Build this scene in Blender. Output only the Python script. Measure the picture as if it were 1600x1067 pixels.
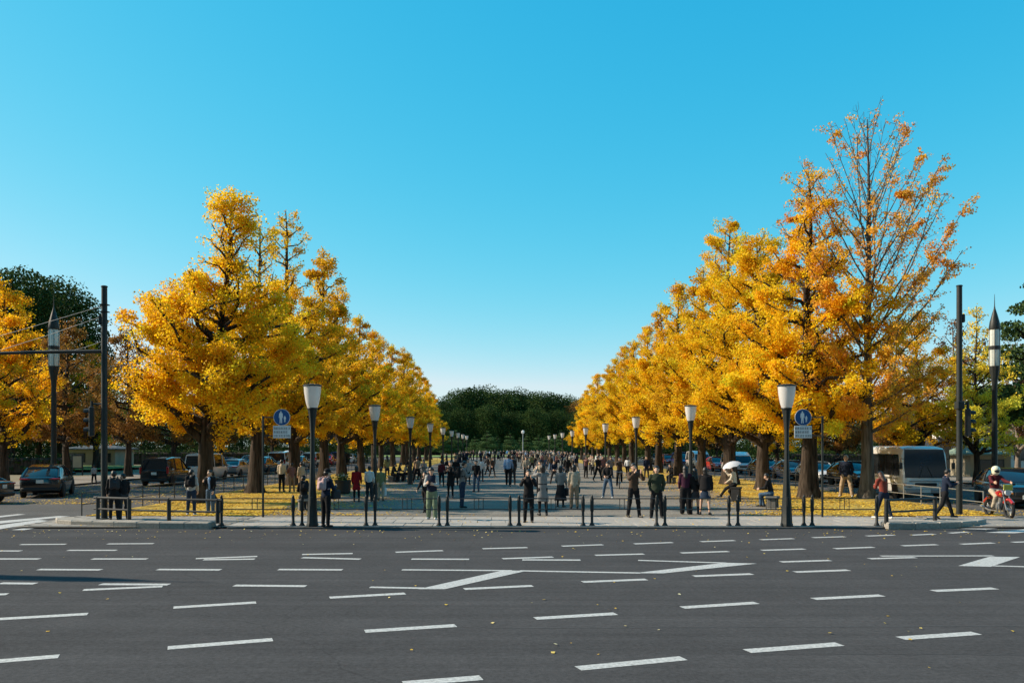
import bpy, math, random
import numpy as np
from mathutils import Vector, Matrix

for o in list(bpy.data.objects):
    bpy.data.objects.remove(o, do_unlink=True)
SC = bpy.context.scene
COL = SC.collection
R = math.radians

# ------------------------------------------------------------------ camera
F, CH, VX, VY = 1300.0, 2.5, 780.0, 697.0      # focal length in photo pixels, eye height, vanishing point
cam = bpy.data.cameras.new('camera')
cam.sensor_width = 36.0
cam.lens = F / 1600.0 * 36.0
cam.shift_x = (800 - VX) / 1600.0
cam.shift_y = (VY - 533.5) / 1600.0
cam.clip_start = 0.1
cam.clip_end = 6000
camo = bpy.data.objects.new('camera', cam)
camo.location = (0, 0, CH)
camo.rotation_euler = (R(90), 0, 0)
COL.objects.link(camo)
SC.camera = camo

# ------------------------------------------------------------------ sky, sun, exposure
SUN_EL, SUN_AZ = R(33), R(8)                    # height; how far ahead of straight left
sdir = Vector((-math.cos(SUN_AZ) * math.cos(SUN_EL), math.sin(SUN_AZ) * math.cos(SUN_EL), math.sin(SUN_EL)))
W = bpy.data.worlds.new('World')
SC.world = W
W.use_nodes = True
wn, wl = W.node_tree.nodes, W.node_tree.links
wn.clear()
sky = wn.new('ShaderNodeTexSky')
sky.sky_type = 'NISHITA'
sky.sun_disc = False
sky.sun_elevation = SUN_EL
sky.sun_rotation = math.atan2(sdir.x, sdir.y)
sky.air_density = 1.0
sky.dust_density = 0.25
sky.ozone_density = 2.2
sep = wn.new('ShaderNodeSeparateColor')
cmb = wn.new('ShaderNodeCombineColor')
wl.new(sky.outputs[0], sep.inputs[0])
def wmath(op, a, c):
    k = wn.new('ShaderNodeMath'); k.operation = op
    for i, v in enumerate((a, c)):
        if isinstance(v, (int, float)): k.inputs[i].default_value = v
        else: wl.new(v, k.inputs[i])
    return k.outputs[0]
S0 = 0.12                                       # the photograph's vivid cyan grade, the same for the whole sky
def chan(i, ref, out, p):
    return wmath('MULTIPLY', wmath('POWER', wmath('MULTIPLY', sep.outputs[i], S0 / ref), p), out / S0)
cg, cb = chan(1, .231, .315, .57), chan(2, .403, .53, .3)
cr = wmath('MINIMUM', chan(0, .135, .0245, 2.2), wmath('MULTIPLY', cg, .8))
for i, c in enumerate((cr, cg, cb)): wl.new(c, cmb.inputs[i])
bgn = wn.new('ShaderNodeBackground')
bgn.inputs['Strength'].default_value = S0
wo = wn.new('ShaderNodeOutputWorld')
wl.new(cmb.outputs[0], bgn.inputs['Color'])
wl.new(bgn.outputs[0], wo.inputs['Surface'])
sun = bpy.data.lights.new('sun', 'SUN')
sun.energy = 5.0
sun.angle = R(0.53)
sun.color = (1.0, 0.84, 0.64)
suno = bpy.data.objects.new('sun', sun)
suno.rotation_euler = sdir.to_track_quat('Z', 'Y').to_euler()
suno.location = (-40, 10, 40)
COL.objects.link(suno)
SC.view_settings.view_transform = 'Standard'
SC.view_settings.look = 'None'
SC.view_settings.gamma = 1.0
SC.view_settings.use_curve_mapping = False
SC.view_settings.exposure = 0.55

# ------------------------------------------------------------------ where things stand
def PX(px, Y): return (px - VX) / F * Y
def GY(py, z=0.06): return F * (CH - z) / (py - VY)
def G(px, py, z=0.06):
    Y = GY(py, z)
    return PX(px, Y), Y
def ZH(py, Y): return CH - (py - VY) / F * Y

# ------------------------------------------------------------------ materials
MATS = {}
def mat(name, col, rough=0.6, var=0.15, scale=6.0, bump=0.0, bscale=40.0, metal=0.0, spec=0.5, coat=0.0, col2=None, emit=None, transl=0.0, rnd=0.0, coords='Object', detail=4, stretch=None):
    if name in MATS: return MATS[name]
    m = bpy.data.materials.new(name)
    MATS[name] = m
    m.use_nodes = True
    n, l = m.node_tree.nodes, m.node_tree.links
    b = n['Principled BSDF']
    b.inputs['Roughness'].default_value = rough
    b.inputs['Metallic'].default_value = metal
    b.inputs['Specular IOR Level'].default_value = spec
    b.inputs['Coat Weight'].default_value = coat
    tc = n.new('ShaderNodeTexCoord')
    nz = n.new('ShaderNodeTexNoise')
    nz.inputs['Scale'].default_value = scale
    nz.inputs['Detail'].default_value = detail
    vec = tc.outputs[coords]
    if stretch:
        mp = n.new('ShaderNodeMapping'); mp.inputs['Scale'].default_value = (1, 1, stretch)
        l.new(vec, mp.inputs['Vector']); vec = mp.outputs['Vector']
    l.new(vec, nz.inputs['Vector'])
    rp = n.new('ShaderNodeValToRGB')
    c = Vector(col)
    c2 = Vector(col2) if col2 else None
    rp.color_ramp.elements[0].position = 0.3
    rp.color_ramp.elements[1].position = 0.7
    lo = c * (1 - var)
    hi = (c2 if c2 else c * (1 + var))
    rp.color_ramp.elements[0].color = (*[min(1, v) for v in lo], 1)
    rp.color_ramp.elements[1].color = (*[min(1, v) for v in hi], 1)
    l.new(nz.outputs['Fac'], rp.inputs['Fac'])
    out = rp.outputs['Color']
    if rnd:
        oi = n.new('ShaderNodeObjectInfo')
        hs = n.new('ShaderNodeHueSaturation')
        mr = n.new('ShaderNodeMapRange')
        mr.inputs['To Min'].default_value = 1 - rnd
        mr.inputs['To Max'].default_value = 1 + rnd
        l.new(oi.outputs['Random'], mr.inputs['Value'])
        l.new(mr.outputs['Result'], hs.inputs['Value'])
        l.new(out, hs.inputs['Color'])
        out = hs.outputs['Color']
    l.new(out, b.inputs['Base Color'])
    if bump:
        nb = n.new('ShaderNodeTexNoise')
        nb.inputs['Scale'].default_value = bscale
        nb.inputs['Detail'].default_value = 3
        l.new(vec, nb.inputs['Vector'])
        bp = n.new('ShaderNodeBump')
        bp.inputs['Strength'].default_value = bump
        bp.inputs['Distance'].default_value = 0.02
        l.new(nb.outputs['Fac'], bp.inputs['Height'])
        l.new(bp.outputs['Normal'], b.inputs['Normal'])
    if emit:
        b.inputs['Emission Color'].default_value = (*emit[0], 1)
        b.inputs['Emission Strength'].default_value = emit[1]
    if transl:
        tr = n.new('ShaderNodeBsdfTranslucent')
        l.new(out, tr.inputs['Color'])
        mx = n.new('ShaderNodeMixShader')
        mx.inputs[0].default_value = transl
        l.new(b.outputs[0], mx.inputs[1])
        l.new(tr.outputs[0], mx.inputs[2])
        l.new(mx.outputs[0], n['Material Output'].inputs['Surface'])
    return m

def leafmat(name, stops, transl=0.35, rough=0.55, rnd=0.1, spec=0.25, k=1.0):
    """leaf colour comes from each leaf's own 'tint' value"""
    if name in MATS: return MATS[name]
    m = bpy.data.materials.new(name)
    MATS[name] = m
    m.use_nodes = True
    n, l = m.node_tree.nodes, m.node_tree.links
    b = n['Principled BSDF']
    b.inputs['Roughness'].default_value = rough
    b.inputs['Specular IOR Level'].default_value = spec
    at = n.new('ShaderNodeAttribute')
    at.attribute_name = 'tint'
    rp = n.new('ShaderNodeValToRGB')
    el = rp.color_ramp.elements
    while len(el) < len(stops): el.new(0.5)
    for e, (p, c) in zip(el, stops):
        e.position = p
        e.color = (c[0] * k, c[1] * k, c[2] * k, 1)
    l.new(at.outputs['Fac'], rp.inputs['Fac'])
    oi = n.new('ShaderNodeObjectInfo')
    hs = n.new('ShaderNodeHueSaturation')
    mr = n.new('ShaderNodeMapRange')
    mr.inputs['To Min'].default_value = 1 - rnd
    mr.inputs['To Max'].default_value = 1 + rnd
    l.new(oi.outputs['Random'], mr.inputs['Value'])
    l.new(mr.outputs['Result'], hs.inputs['Value'])
    l.new(rp.outputs['Color'], hs.inputs['Color'])
    l.new(hs.outputs['Color'], b.inputs['Base Color'])
    tr = n.new('ShaderNodeBsdfTranslucent')
    l.new(hs.outputs['Color'], tr.inputs['Color'])
    mx = n.new('ShaderNodeMixShader')
    mx.inputs[0].default_value = transl
    l.new(b.outputs[0], mx.inputs[1])
    l.new(tr.outputs[0], mx.inputs[2])
    l.new(mx.outputs[0], n['Material Output'].inputs['Surface'])
    return m

# ------------------------------------------------------------------ mesh building
class MB:
    def __init__(s): s.v = []; s.f = []
    def add(s, vs, fs):
        k = len(s.v)
        s.v += [tuple(p) for p in vs]
        s.f += [tuple(i + k for i in f) for f in fs]
    def box(s, c, d, rz=0.0, b=0.0):
        x, y, z = d[0] / 2, d[1] / 2, d[2] / 2
        if b <= 0:
            vs = [(sx * x, sy * y, sz * z) for sz in (-1, 1) for sx, sy in ((-1, -1), (1, -1), (1, 1), (-1, 1))]
            fs = [(3, 2, 1, 0), (4, 5, 6, 7), (0, 1, 5, 4), (1, 2, 6, 5), (2, 3, 7, 6), (3, 0, 4, 7)]
        else:
            b = min(b, x * .9, y * .9, z * .9)
            vs = []
            for zz, k in ((-z, b), (-z + b, 0), (z - b, 0), (z, b)):
                X, Y = x - k, y - k
                q = b
                vs += [(-X + q, -Y, zz), (X - q, -Y, zz), (X, -Y + q, zz), (X, Y - q, zz), (X - q, Y, zz), (-X + q, Y, zz), (-X, Y - q, zz), (-X, -Y + q, zz)]
            fs = [tuple(range(7, -1, -1)), tuple(range(24, 32))]
            for r in range(3):
                for i in range(8):
                    j = (i + 1) % 8
                    fs.append((r * 8 + i, r * 8 + j, r * 8 + 8 + j, r * 8 + 8 + i))
        ca, sa = math.cos(rz), math.sin(rz)
        s.add([(c[0] + p[0] * ca - p[1] * sa, c[1] + p[0] * sa + p[1] * ca, c[2] + p[2]) for p in vs], fs)
    def tube(s, pts, rad, n=8, cap=True, lobe=None):
        pts = [Vector(p) for p in pts]
        if not isinstance(rad, (list, tuple)): rad = [rad] * len(pts)
        up = None
        k = len(s.v)
        for i, p in enumerate(pts):
            d = (pts[min(i + 1, len(pts) - 1)] - pts[max(i - 1, 0)]).normalized()
            if up is None:
                up = Vector((0, 0, 1)) if abs(d.z) < 0.9 else Vector((0, 1, 0))
            a = d.cross(up)
            if a.length < 1e-4: a = d.cross(Vector((1, 0, 0)))
            a.normalize()
            b = a.cross(d)
            up = b
            for j in range(n):
                t = 2 * math.pi * j / n
                q = p + (a * math.cos(t) + b * math.sin(t)) * rad[i] * (lobe[i % len(lobe)][j] if lobe is not None else 1)
                s.v.append((q.x, q.y, q.z))
        for i in range(len(pts) - 1):
            for j in range(n):
                j2 = (j + 1) % n
                s.f.append((k + i * n + j, k + i * n + j2, k + (i + 1) * n + j2, k + (i + 1) * n + j))
        if cap:
            s.f.append(tuple(k + j for j in range(n - 1, -1, -1)))
            e = k + (len(pts) - 1) * n
            s.f.append(tuple(e + j for j in range(n)))
    def lathe(s, prof, n=16, c=(0, 0, 0), ph=0.0, M=None):
        k = len(s.v)
        for r, z in prof:
            for j in range(n):
                t = 2 * math.pi * j / n + ph
                p = Vector((r * math.cos(t), r * math.sin(t), z))
                if M is not None: p = M @ p
                s.v.append((p.x + c[0], p.y + c[1], p.z + c[2]))
        for i in range(len(prof) - 1):
            for j in range(n):
                j2 = (j + 1) % n
                s.f.append((k + i * n + j, k + i * n + j2, k + (i + 1) * n + j2, k + (i + 1) * n + j))
        s.f.append(tuple(k + j for j in range(n - 1, -1, -1)))
        e = k + (len(prof) - 1) * n
        s.f.append(tuple(e + j for j in range(n)))
    def prism(s, poly, z0, z1):
        n = len(poly)
        s.add([(x, y, z0) for x, y in poly] + [(x, y, z1) for x, y in poly],
              [tuple(range(n - 1, -1, -1)), tuple(range(n, 2 * n))] + [(i, (i + 1) % n, n + (i + 1) % n, n + i) for i in range(n)])
    def poly(s, pts): s.add(pts, [tuple(range(len(pts)))])
    def loft(s, secs):
        n = len(secs[0]); k = len(s.v)
        for q in secs: s.v += [tuple(p) for p in q]
        for i in range(len(secs) - 1):
            for j in range(n):
                j2 = (j + 1) % n
                s.f.append((k + i * n + j, k + i * n + j2, k + (i + 1) * n + j2, k + (i + 1) * n + j))
        s.f.append(tuple(k + j for j in range(n - 1, -1, -1)))
        e = k + (len(secs) - 1) * n
        s.f.append(tuple(e + j for j in range(n)))
    def mesh(s, name, m, smooth=None):
        me = bpy.data.meshes.new(name)
        me.from_pydata(s.v, [], s.f)
        if m: me.materials.append(m)
        if smooth:
            me.shade_smooth()
            me.set_sharp_from_angle(angle=R(smooth))
        return me
    def build(s, name, m, parent=None, smooth=None):
        return put(name, s.mesh(name, m, smooth), parent)

def put(name, me, parent=None):
    o = bpy.data.objects.new(name, me)
    COL.objects.link(o)
    if parent: o.parent = parent
    return o
def tag(o, label, cat, group=None):
    o['label'] = label
    o['category'] = cat
    if group: o['group'] = group
    return o
def thing(name, label, cat, loc=(0, 0, 0), rz=0.0, group=None):
    o = put(name, None)
    o.location = loc
    o.rotation_euler = (0, 0, rz)
    o.empty_display_size = 0.2
    return tag(o, label, cat, group)
def struct(o):
    o['kind'] = 'structure'
    return o
def stuff(o, label=None, cat=None):
    o['kind'] = 'stuff'
    if label: tag(o, label, cat)
    return o
def dup(root, loc=None, rz=None, label=None, sc=None):
    r = root.copy()
    COL.objects.link(r)
    if loc is not None: r.location = loc
    if rz is not None: r.rotation_euler = (0, 0, rz)
    if label: r['label'] = label
    if sc: r.scale = sc if hasattr(sc, '__len__') else (sc, sc, sc)
    for ch in root.children:
        c = ch.copy(); COL.objects.link(c); c.parent = r
        for g in ch.children:
            d = g.copy(); COL.objects.link(d); d.parent = c
    return r
def npmesh(name, V, Q, m, tint=None, smooth=False):
    """vertices (n,3) and quads (k,4) straight from arrays"""
    me = bpy.data.meshes.new(name)
    nv, nq, w = len(V), len(Q), Q.shape[1]
    me.vertices.add(nv)
    me.vertices.foreach_set('co', np.ascontiguousarray(V, dtype=np.float32).ravel())
    me.loops.add(nq * w)
    me.loops.foreach_set('vertex_index', np.ascontiguousarray(Q, dtype=np.int32).ravel())
    me.polygons.add(nq)
    me.polygons.foreach_set('loop_start', np.arange(nq, dtype=np.int32) * w)
    if tint is not None:
        a = me.attributes.new('tint', 'FLOAT', 'FACE')
        a.data.foreach_set('value', np.ascontiguousarray(tint, dtype=np.float32))
    me.update(calc_edges=True)
    if smooth: me.shade_smooth()
    if m: me.materials.append(m)
    return me
def leaves(P, size, rng, flat=0.0):
    """kite-shaped leaves at the points P"""
    n = len(P)
    N = rng.normal(size=(n, 3))
    N[:, 2] += np.sign(N[:, 2]) * flat
    N /= np.linalg.norm(N, axis=1)[:, None]
    A = np.cross(N, rng.normal(size=(n, 3)))
    A /= np.linalg.norm(A, axis=1)[:, None] + 1e-9
    B = np.cross(N, A)
    s = (size * rng.uniform(0.65, 1.3, n))[:, None]
    V = np.stack([P - A * s * .55, P + B * s * .5 + A * s * .1, P + A * s * .45, P - B * s * .5 + A * s * .1], 1).reshape(-1, 3)
    Q = np.arange(4 * n).reshape(n, 4)
    return V, Q
# ================================================================== SETTING
rng = np.random.default_rng(7)
random.seed(7)

def asphalt(name, base, speck=0.35, scale=160.0, band=0.12, spec=.04):
    m = bpy.data.materials.new(name); MATS[name] = m
    m.use_nodes = True
    n, l = m.node_tree.nodes, m.node_tree.links
    b = n['Principled BSDF']
    b.inputs['Roughness'].default_value = 0.95
    b.inputs['Specular IOR Level'].default_value = spec
    tc = n.new('ShaderNodeTexCoord')
    def noise(sc, det=3, vec=None, rough=.6):
        z = n.new('ShaderNodeTexNoise'); z.inputs['Scale'].default_value = sc; z.inputs['Detail'].default_value = det
        z.inputs['Roughness'].default_value = rough
        l.new(vec if vec else tc.outputs['Object'], z.inputs['Vector']); return z.outputs['Fac']
    def rng_(x, a, c):
        r = n.new('ShaderNodeMapRange'); r.inputs['From Min'].default_value = .28; r.inputs['From Max'].default_value = .72
        r.inputs['To Min'].default_value = a; r.inputs['To Max'].default_value = c; l.new(x, r.inputs['Value']); return r.outputs['Result']
    def mul(x, y):
        k = n.new('ShaderNodeMath'); k.operation = 'MULTIPLY'; l.new(x, k.inputs[0]); l.new(y, k.inputs[1]); return k.outputs[0]
    mp = n.new('ShaderNodeMapping'); mp.inputs['Scale'].default_value = (0.03, 1.0, 1.0)   # worn wheel tracks run along the avenue crossing
    l.new(tc.outputs['Object'], mp.inputs['Vector'])
    v = mul(rng_(noise(scale, 2), 1 - speck, 1 + speck), rng_(noise(0.8, 4, mp.outputs['Vector']), 1 - band, 1 + band))
    v = mul(v, rng_(noise(0.35, 5), .9, 1.1))
    v = mul(v, rng_(noise(13, 6, None, .95), .5, 1.5))
    mp2 = n.new('ShaderNodeMapping'); mp2.inputs['Scale'].default_value = (0.012, 3.2, 1.0)
    l.new(tc.outputs['Object'], mp2.inputs['Vector'])
    v = mul(v, rng_(noise(1.0, 6, mp2.outputs['Vector']), .88, 1.1))
    v = mul(v, rng_(noise(1.7, 6, None, .7), .9, 1.08))
    # hairline seams
    vo = n.new('ShaderNodeTexVoronoi'); vo.feature = 'DISTANCE_TO_EDGE'; vo.inputs['Scale'].default_value = 0.11
    wv = n.new('ShaderNodeTexNoise'); wv.inputs['Scale'].default_value = .6; wv.inputs['Detail'].default_value = 6
    l.new(tc.outputs['Object'], wv.inputs['Vector'])
    ad = n.new('ShaderNodeVectorMath'); ad.operation = 'ADD'
    l.new(tc.outputs['Object'], ad.inputs[0]); l.new(wv.outputs['Color'], ad.inputs[1])
    l.new(ad.outputs[0], vo.inputs['Vector'])
    cr = n.new('ShaderNodeMapRange'); cr.inputs['From Max'].default_value = 0.0022; cr.inputs['To Min'].default_value = .82; cr.inputs['To Max'].default_value = 1
    l.new(vo.outputs['Distance'], cr.inputs['Value'])
    v = mul(v, cr.outputs['Result'])
    cm = n.new('ShaderNodeMix'); cm.data_type = 'RGBA'; cm.blend_type = 'MULTIPLY'; cm.inputs[0].default_value = 1
    cm.inputs[6].default_value = (*base, 1)
    l.new(v, cm.inputs[7]); l.new(cm.outputs[2], b.inputs['Base Color'])
    bp = n.new('ShaderNodeBump'); bp.inputs['Strength'].default_value = .5; bp.inputs['Distance'].default_value = .006
    l.new(noise(scale, 2), bp.inputs['Height']); l.new(bp.outputs['Normal'], b.inputs['Normal'])
    return m
M_road = asphalt('asphalt', (.066, .0655, .0685))
M_side = asphalt('old_asphalt', (.105, .103, .102), .3, 120, .1)
M_plaza = asphalt('gravel_asphalt', (.205, .185, .16), .35, 60, .12)
M_pave = mat('pavement_stone', (.24, .218, .192), .85, .16, 1.5, .3, 60, spec=.08)
M_slab = mat('pale_slab', (.345, .318, .288), .8, .1, 2.5, .2, 90, rnd=.09, spec=.08)
M_kerb = mat('kerb_granite', (.32, .295, .26), .8, .18, 14, .25, 120, rnd=.1, spec=.08)
M_soil = mat('ground_soil', (.16, .13, .075), .95, .3, .6, .4, 8)
M_grass = mat('dry_lawn', (.34, .25, .085), .95, .45, .9, .6, 30, col2=(.54, .39, .10), detail=8, spec=.02)
M_green = mat('green_lawn', (.13, .2, .035), .95, .25, 1.2, .5, 20)
M_white = mat('road_paint', (.50, .50, .49), .7, .42, 22, .2, 150, col2=(.57, .57, .56), detail=9)
M_leaf_g = leafmat('fallen_ginkgo_leaf', [(0, (.36, .2, .06)), (.3, (.76, .45, .04)), (.75, (.92, .63, .06)), (1, (.9, .8, .5))], .15, .7, 0, .25, .86)

def sheet(name, rects, z, m):
    b = MB()
    for x0, x1, y0, y1 in rects: b.poly([(x0, y0, z), (x1, y0, z), (x1, y1, z), (x0, y1, z)])
    return struct(b.build(name, m))
sheet('ground', [(-2500, 2500, -400, 3500)], -0.06, M_soil)
XL, XR, YK = -14.8, 18.3, 25.3               # kerb lines of the island with the plaza
road = sheet('road', [(-300, 300, -80, 25.3)], 0.0, M_road)
sheet('side_road', [(-27, XL, 25.3, 190), (XR, 31, 25.3, 190), (XL, XR, 176, 186)], -0.002, M_side)
sheet('plaza', [(-8.7, 11.8, 29.2, 176)], 0.056, M_plaza)
sheet('lawn', [(XL + .3, -8.7, 29.2, 172), (11.8, XR - .3, 29.2, 172)], 0.066, M_grass)
sheet('side_pavement', [(-33, -27, 30, 190), (31, 37, 30, 190)], 0.1, M_pave)
sheet('park_ground', [(-120, -33, 25.5, 190), (37, 130, 25.5, 190)], 0.05, M_soil)
sheet('far_lawn', [(-150, 150, 192, 226)], 0.06, M_green)
sheet('roadside_lawn', [(-60, -38, 78, 96)], 0.3, M_green)
pave = sheet('pavement', [(XL, XR, 25.3, 29.2)], 0.05, M_pave)
# front edge of the pavement: flush kerb where the barriers stand
b = MB(); b.box((1.7, 25.24, .02), (19.9, .10, .07), 0, .015)
b.build('flush_kerb', mat('shadow_line_stone', (.10, .098, .095), .9, .25, 6, .3, 50, spec=.05), pave)  # kerb colour darkened to paint in the thin shadow line along the edge

# paving slabs of the plaza's front strip
slabs = []
for k in range(3):
    s = MB(); s.box((0, 0, 0), (.885, 1.085, .03), 0, .006)
    slabs.append(s.mesh('paving_slab', M_slab))
for r in range(3):
    for c in range(25):
        o = put('paving_slab', slabs[(r + c) % 3], pave)
        o.location = (-7.9 + .9 * c + (.45 if r % 2 else 0), 25.92 + 1.1 * r, .05 + random.uniform(.0, .005))
        o.rotation_euler = (random.uniform(-.002, .002), random.uniform(-.002, .002), random.uniform(-.004, .004))
# small blocks of the corner pavement (left and right of the slabs)
blk = MB(); blk.box((0, 0, 0), (.585, .285, .03), 0, .006)
blkm = blk.mesh('paving_block', mat('corner_block', (.25, .232, .21), .85, .15, 3, .3, 70, rnd=.14))
for side in (0, 1):
    for r in range(12):
        for c in range(10 if side == 0 else 5):
            o = put('paving_block', blkm, pave)
            o.location = ((-8.75 - .6 * c if side == 0 else 15.1 + .6 * c) - (.3 if r % 2 else 0), 25.65 + .3 * r, .05 + random.uniform(0, .006))
            o.rotation_euler = (0, 0, random.uniform(-.008, .008))

# painted markings: every stroke is a part of the road, given by its ends as (px, py, px, py)
DASH = [(-30, 1035, 92, 1025), (262, 1012, 426, 999), (570, 986, 712, 977), (-20, 968, 137, 959), (271, 949, 400, 941),
 (515, 933.5, 633, 927), (725, 920, 832, 915), (630, 1068, 752, 1058.5), (130, 921.5, 254, 916), (157, 912.5, 264, 913), (366, 914.5, 478, 915.5),
 (0, 911, 56, 911.5), (-40, 930, 12, 928), (60, 889.5, 158, 890), (246, 889.5, 345, 890), (435, 889.5, 535, 890),
 (-30, 873, 62, 873), (144, 873, 230, 873), (306, 872.5, 402, 869), (318, 874.2, 398, 873.2), (472, 866, 551, 864.5), (472, 871, 563, 873.3), (643, 873.2, 733, 873.5),
 (-20, 860.5, 33, 860.5), (106, 859.5, 182, 859.5), (618, 862.5, 692, 860), (32, 850.5, 103, 850), (168, 849.5, 240, 849), (754, 857, 824, 855.2),
 (903, 1044, 1068, 1028), (1167, 1017, 1312, 1006), (1407, 997, 1526, 989), (836, 966, 962, 958.5), (1066, 949, 1182, 941.5), (1271, 935.5, 1378, 930),
 (1458, 923, 1555, 919), (910, 909, 1010, 905), (1084, 900, 1175, 896.5), (1242, 893.5, 1326, 890.5), (1220, 877.7, 1297, 875.3), (1358, 872.7, 1430, 870.7),
 (785, 872.6, 864, 870), (816, 874.4, 907, 874.8), (930, 867.3, 1006, 865.3), (1064, 863.7, 1138, 861.3), (1190, 859.5, 1257, 857.5), (1304, 857, 1365, 854.7),
 (1410, 852.5, 1464, 850.6), (1502, 850, 1552, 848), (1582, 847, 1640, 845), (878, 853, 942, 850.8), (991, 849.5, 1051, 847.3), (1095, 846, 1148, 844.2),
 (1188, 843, 1240, 841.2), (1270, 839.7, 1320, 838.2), (1354, 837.2, 1397, 835.7), (1424, 835.8, 1460, 834.2), (1484, 832.7, 1512, 830.8)]
def stroke(name, x0, y0, x1, y1, w=.19, z=.004):
    a, c = Vector(G(x0, y0, 0)), Vector(G(x1, y1, 0))
    p = (c - a).normalized(); q = Vector((-p.y, p.x)) * (w / 2)
    s = MB(); s.add([(*(a - q), z), (*(c - q), z), (*(c + q), z), (*(a + q), z)], [(0, 1, 2, 3)])
    return s.build(name, M_white, road)
for d in DASH: stroke('lane_dash', *d)
for d in [(628, 890, 800, 891.3), (812, 891.6, 1000, 895), (578, 917.2, 662, 918.8), (997, 875.2, 1135, 879.4), (1376, 868.5, 1552, 868.2), (1545, 883.6, 1700, 888)]:
    stroke('solid_line', *d, w=.15, z=.0044)
def patch(name, pts, z=.005):
    s = MB(); s.poly([(*G(x, y, 0), z) for x, y in pts]); return s.build(name, M_white, road)
patch('zigzag_bar', [(653, 920.3), (695, 920.3), (823, 891.6), (786, 891)])
patch('zigzag_bar', [(990, 895.4), (1036, 895.6), (1183, 880.3), (1132, 879)])
patch('zigzag_bar', [(1497, 884), (1548, 885.3), (1594, 870), (1546, 869.6)])
for pts in ([(-40, 826), (-10, 828.5), (75, 813.5), (60, 812)], [(-60, 819), (-40, 822), (110, 806.5), (92, 806)], [(18, 828), (38, 828), (84, 820.5), (68, 820)],
            [(-60, 812), (-40, 813), (40, 803.5), (28, 803)]):
    patch('crossing_bar', pts, .006)
for pts in ([(1500, 826), (1540, 827), (1600, 822), (1570, 820)], [(1540, 832), (1585, 833), (1640, 828), (1610, 826)], [(1490, 820.5), (1520, 821), (1580, 816), (1560, 815)],
            [(1560, 812), (1585, 813), (1640, 809), (1620, 808)]):
    patch('crossing_bar', pts, .006)

# tar seams and a resurfaced strip
M_tar = mat('tar_seam', (.052, .052, .056), .9, .3, 14, .3, 60)
def seam(pts, w, z=.0025):
    P = [Vector((*G(x, y, 0), z)) for x, y in pts]
    s = MB()
    for i in range(len(P) - 1):
        a, c = P[i], P[i + 1]; q = Vector((0, w * random.uniform(.35, .65), 0))
        s.poly([a - q, c - q, c + q, a + q])
    return s.build('tar_seam', M_tar, road)
def wob(x0, x1, y0, y1, n=26, j=.35): return [(x0 + (x1 - x0) * k / n, y0 + (y1 - y0) * k / n + random.uniform(-j, j)) for k in range(n + 1)]
seam(wob(760, 1700, 981, 977), .03); seam(wob(1150, 1750, 1021, 1023), .012)
# raised kerb islands that carry the corner railings
def kerb_island(name, pts, w, label):
    """pts: front edge on the ground (world x, y); each kerb stone is a part"""
    root = thing(name, label, 'kerb', (pts[0][0], pts[0][1], 0))
    P = [Vector(p) for p in pts]
    L = [0]
    for i in range(1, len(P)): L.append(L[-1] + (P[i] - P[i - 1]).length)
    def at(d):
        for i in range(1, len(P)):
            if d <= L[i] + 1e-6:
                return P[i - 1].lerp(P[i], (d - L[i - 1]) / (L[i] - L[i - 1]))
        return P[-1]
    n = max(1, round(L[-1] / .75))
    o = Vector(pts[0])
    for i in range(n):
        a, c = at(L[-1] * i / n + .006), at(L[-1] * (i + 1) / n - .006)
        t = (c - a).normalized(); nn = Vector((-t.y, t.x)) * w
        s = MB()
        q = [a - o, c - o, c - o + nn, a - o + nn]
        h = .2 + random.uniform(-.004, .004)
        bev = .03
        ce = sum(q, Vector((0, 0))) / 4
        top = [ce + (p - ce) * (1 - bev / .35) for p in q]
        s.add([(*p, -.02) for p in q] + [(*p, h - bev) for p in q] + [(*p, h) for p in top],
              [(3, 2, 1, 0), (8, 9, 10, 11)] + [(i, (i + 1) % 4, 4 + (i + 1) % 4, 4 + i) for i in range(4)] + [(4 + i, 4 + (i + 1) % 4, 8 + (i + 1) % 4, 8 + i) for i in range(4)])
        s.build('kerb_stone', M_kerb, root)
    return root
KL = [(-14.35, 26.9), (-14.1, 26.35), (-13.3, 25.85), (-12.0, 25.5), (-10.4, 25.2), (-8.75, 25.05)]
kerb_island('stone_kerb', KL, .55, 'curved pale stone kerb under the long low railing at the left corner')
KR = [(11.75, 25.0), (13.0, 25.1), (14.1, 25.35), (14.9, 25.8), (15.4, 26.3)]
kerb_island('stone_kerb', KR, .55, 'short dark stone kerb under the low railing at the right corner')

# fallen leaves
def litter(name, n, fx, fy, z, size, label, tl=(0, 1)):
    x, y = fx(n), fy(n)
    if n > 2000:                                  # drifts: leaves gather in patches
        k = np.sin(x * 1.3 + 2 * np.sin(y * .7)) + np.sin(y * 1.1 + 1.7 * np.sin(x * .9)) + rng.normal(0, .8, n)
        kp = k > -.55; x, y = x[kp], y[kp]; n = len(x)
    P = np.stack([x, y, np.full(n, z) + rng.uniform(0, .02, n)], 1)
    V, Q = leaves(P, size, rng, 5.0)
    V[:, 2] = np.maximum(V[:, 2], z + .002)
    o = put(name, npmesh(name, V, Q, M_leaf_g, rng.uniform(*tl, n)))
    return stuff(o, label, 'leaves')
U = rng.uniform
near = lambda a, c, k=1.8: (lambda n: a + (c - a) * rng.random(n) ** k)
litter('fallen_leaves', 29000, lambda n: U(XL + .4, -8.3, n), near(29, 75), .068, .085, 'yellow ginkgo leaves carpeting the left lawn under the trees', (.1, .85))
litter('fallen_leaves', 29000, lambda n: U(11.4, XR - .4, n), near(29, 75), .068, .085, 'yellow ginkgo leaves carpeting the right lawn under the trees', (.1, .85))
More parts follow.
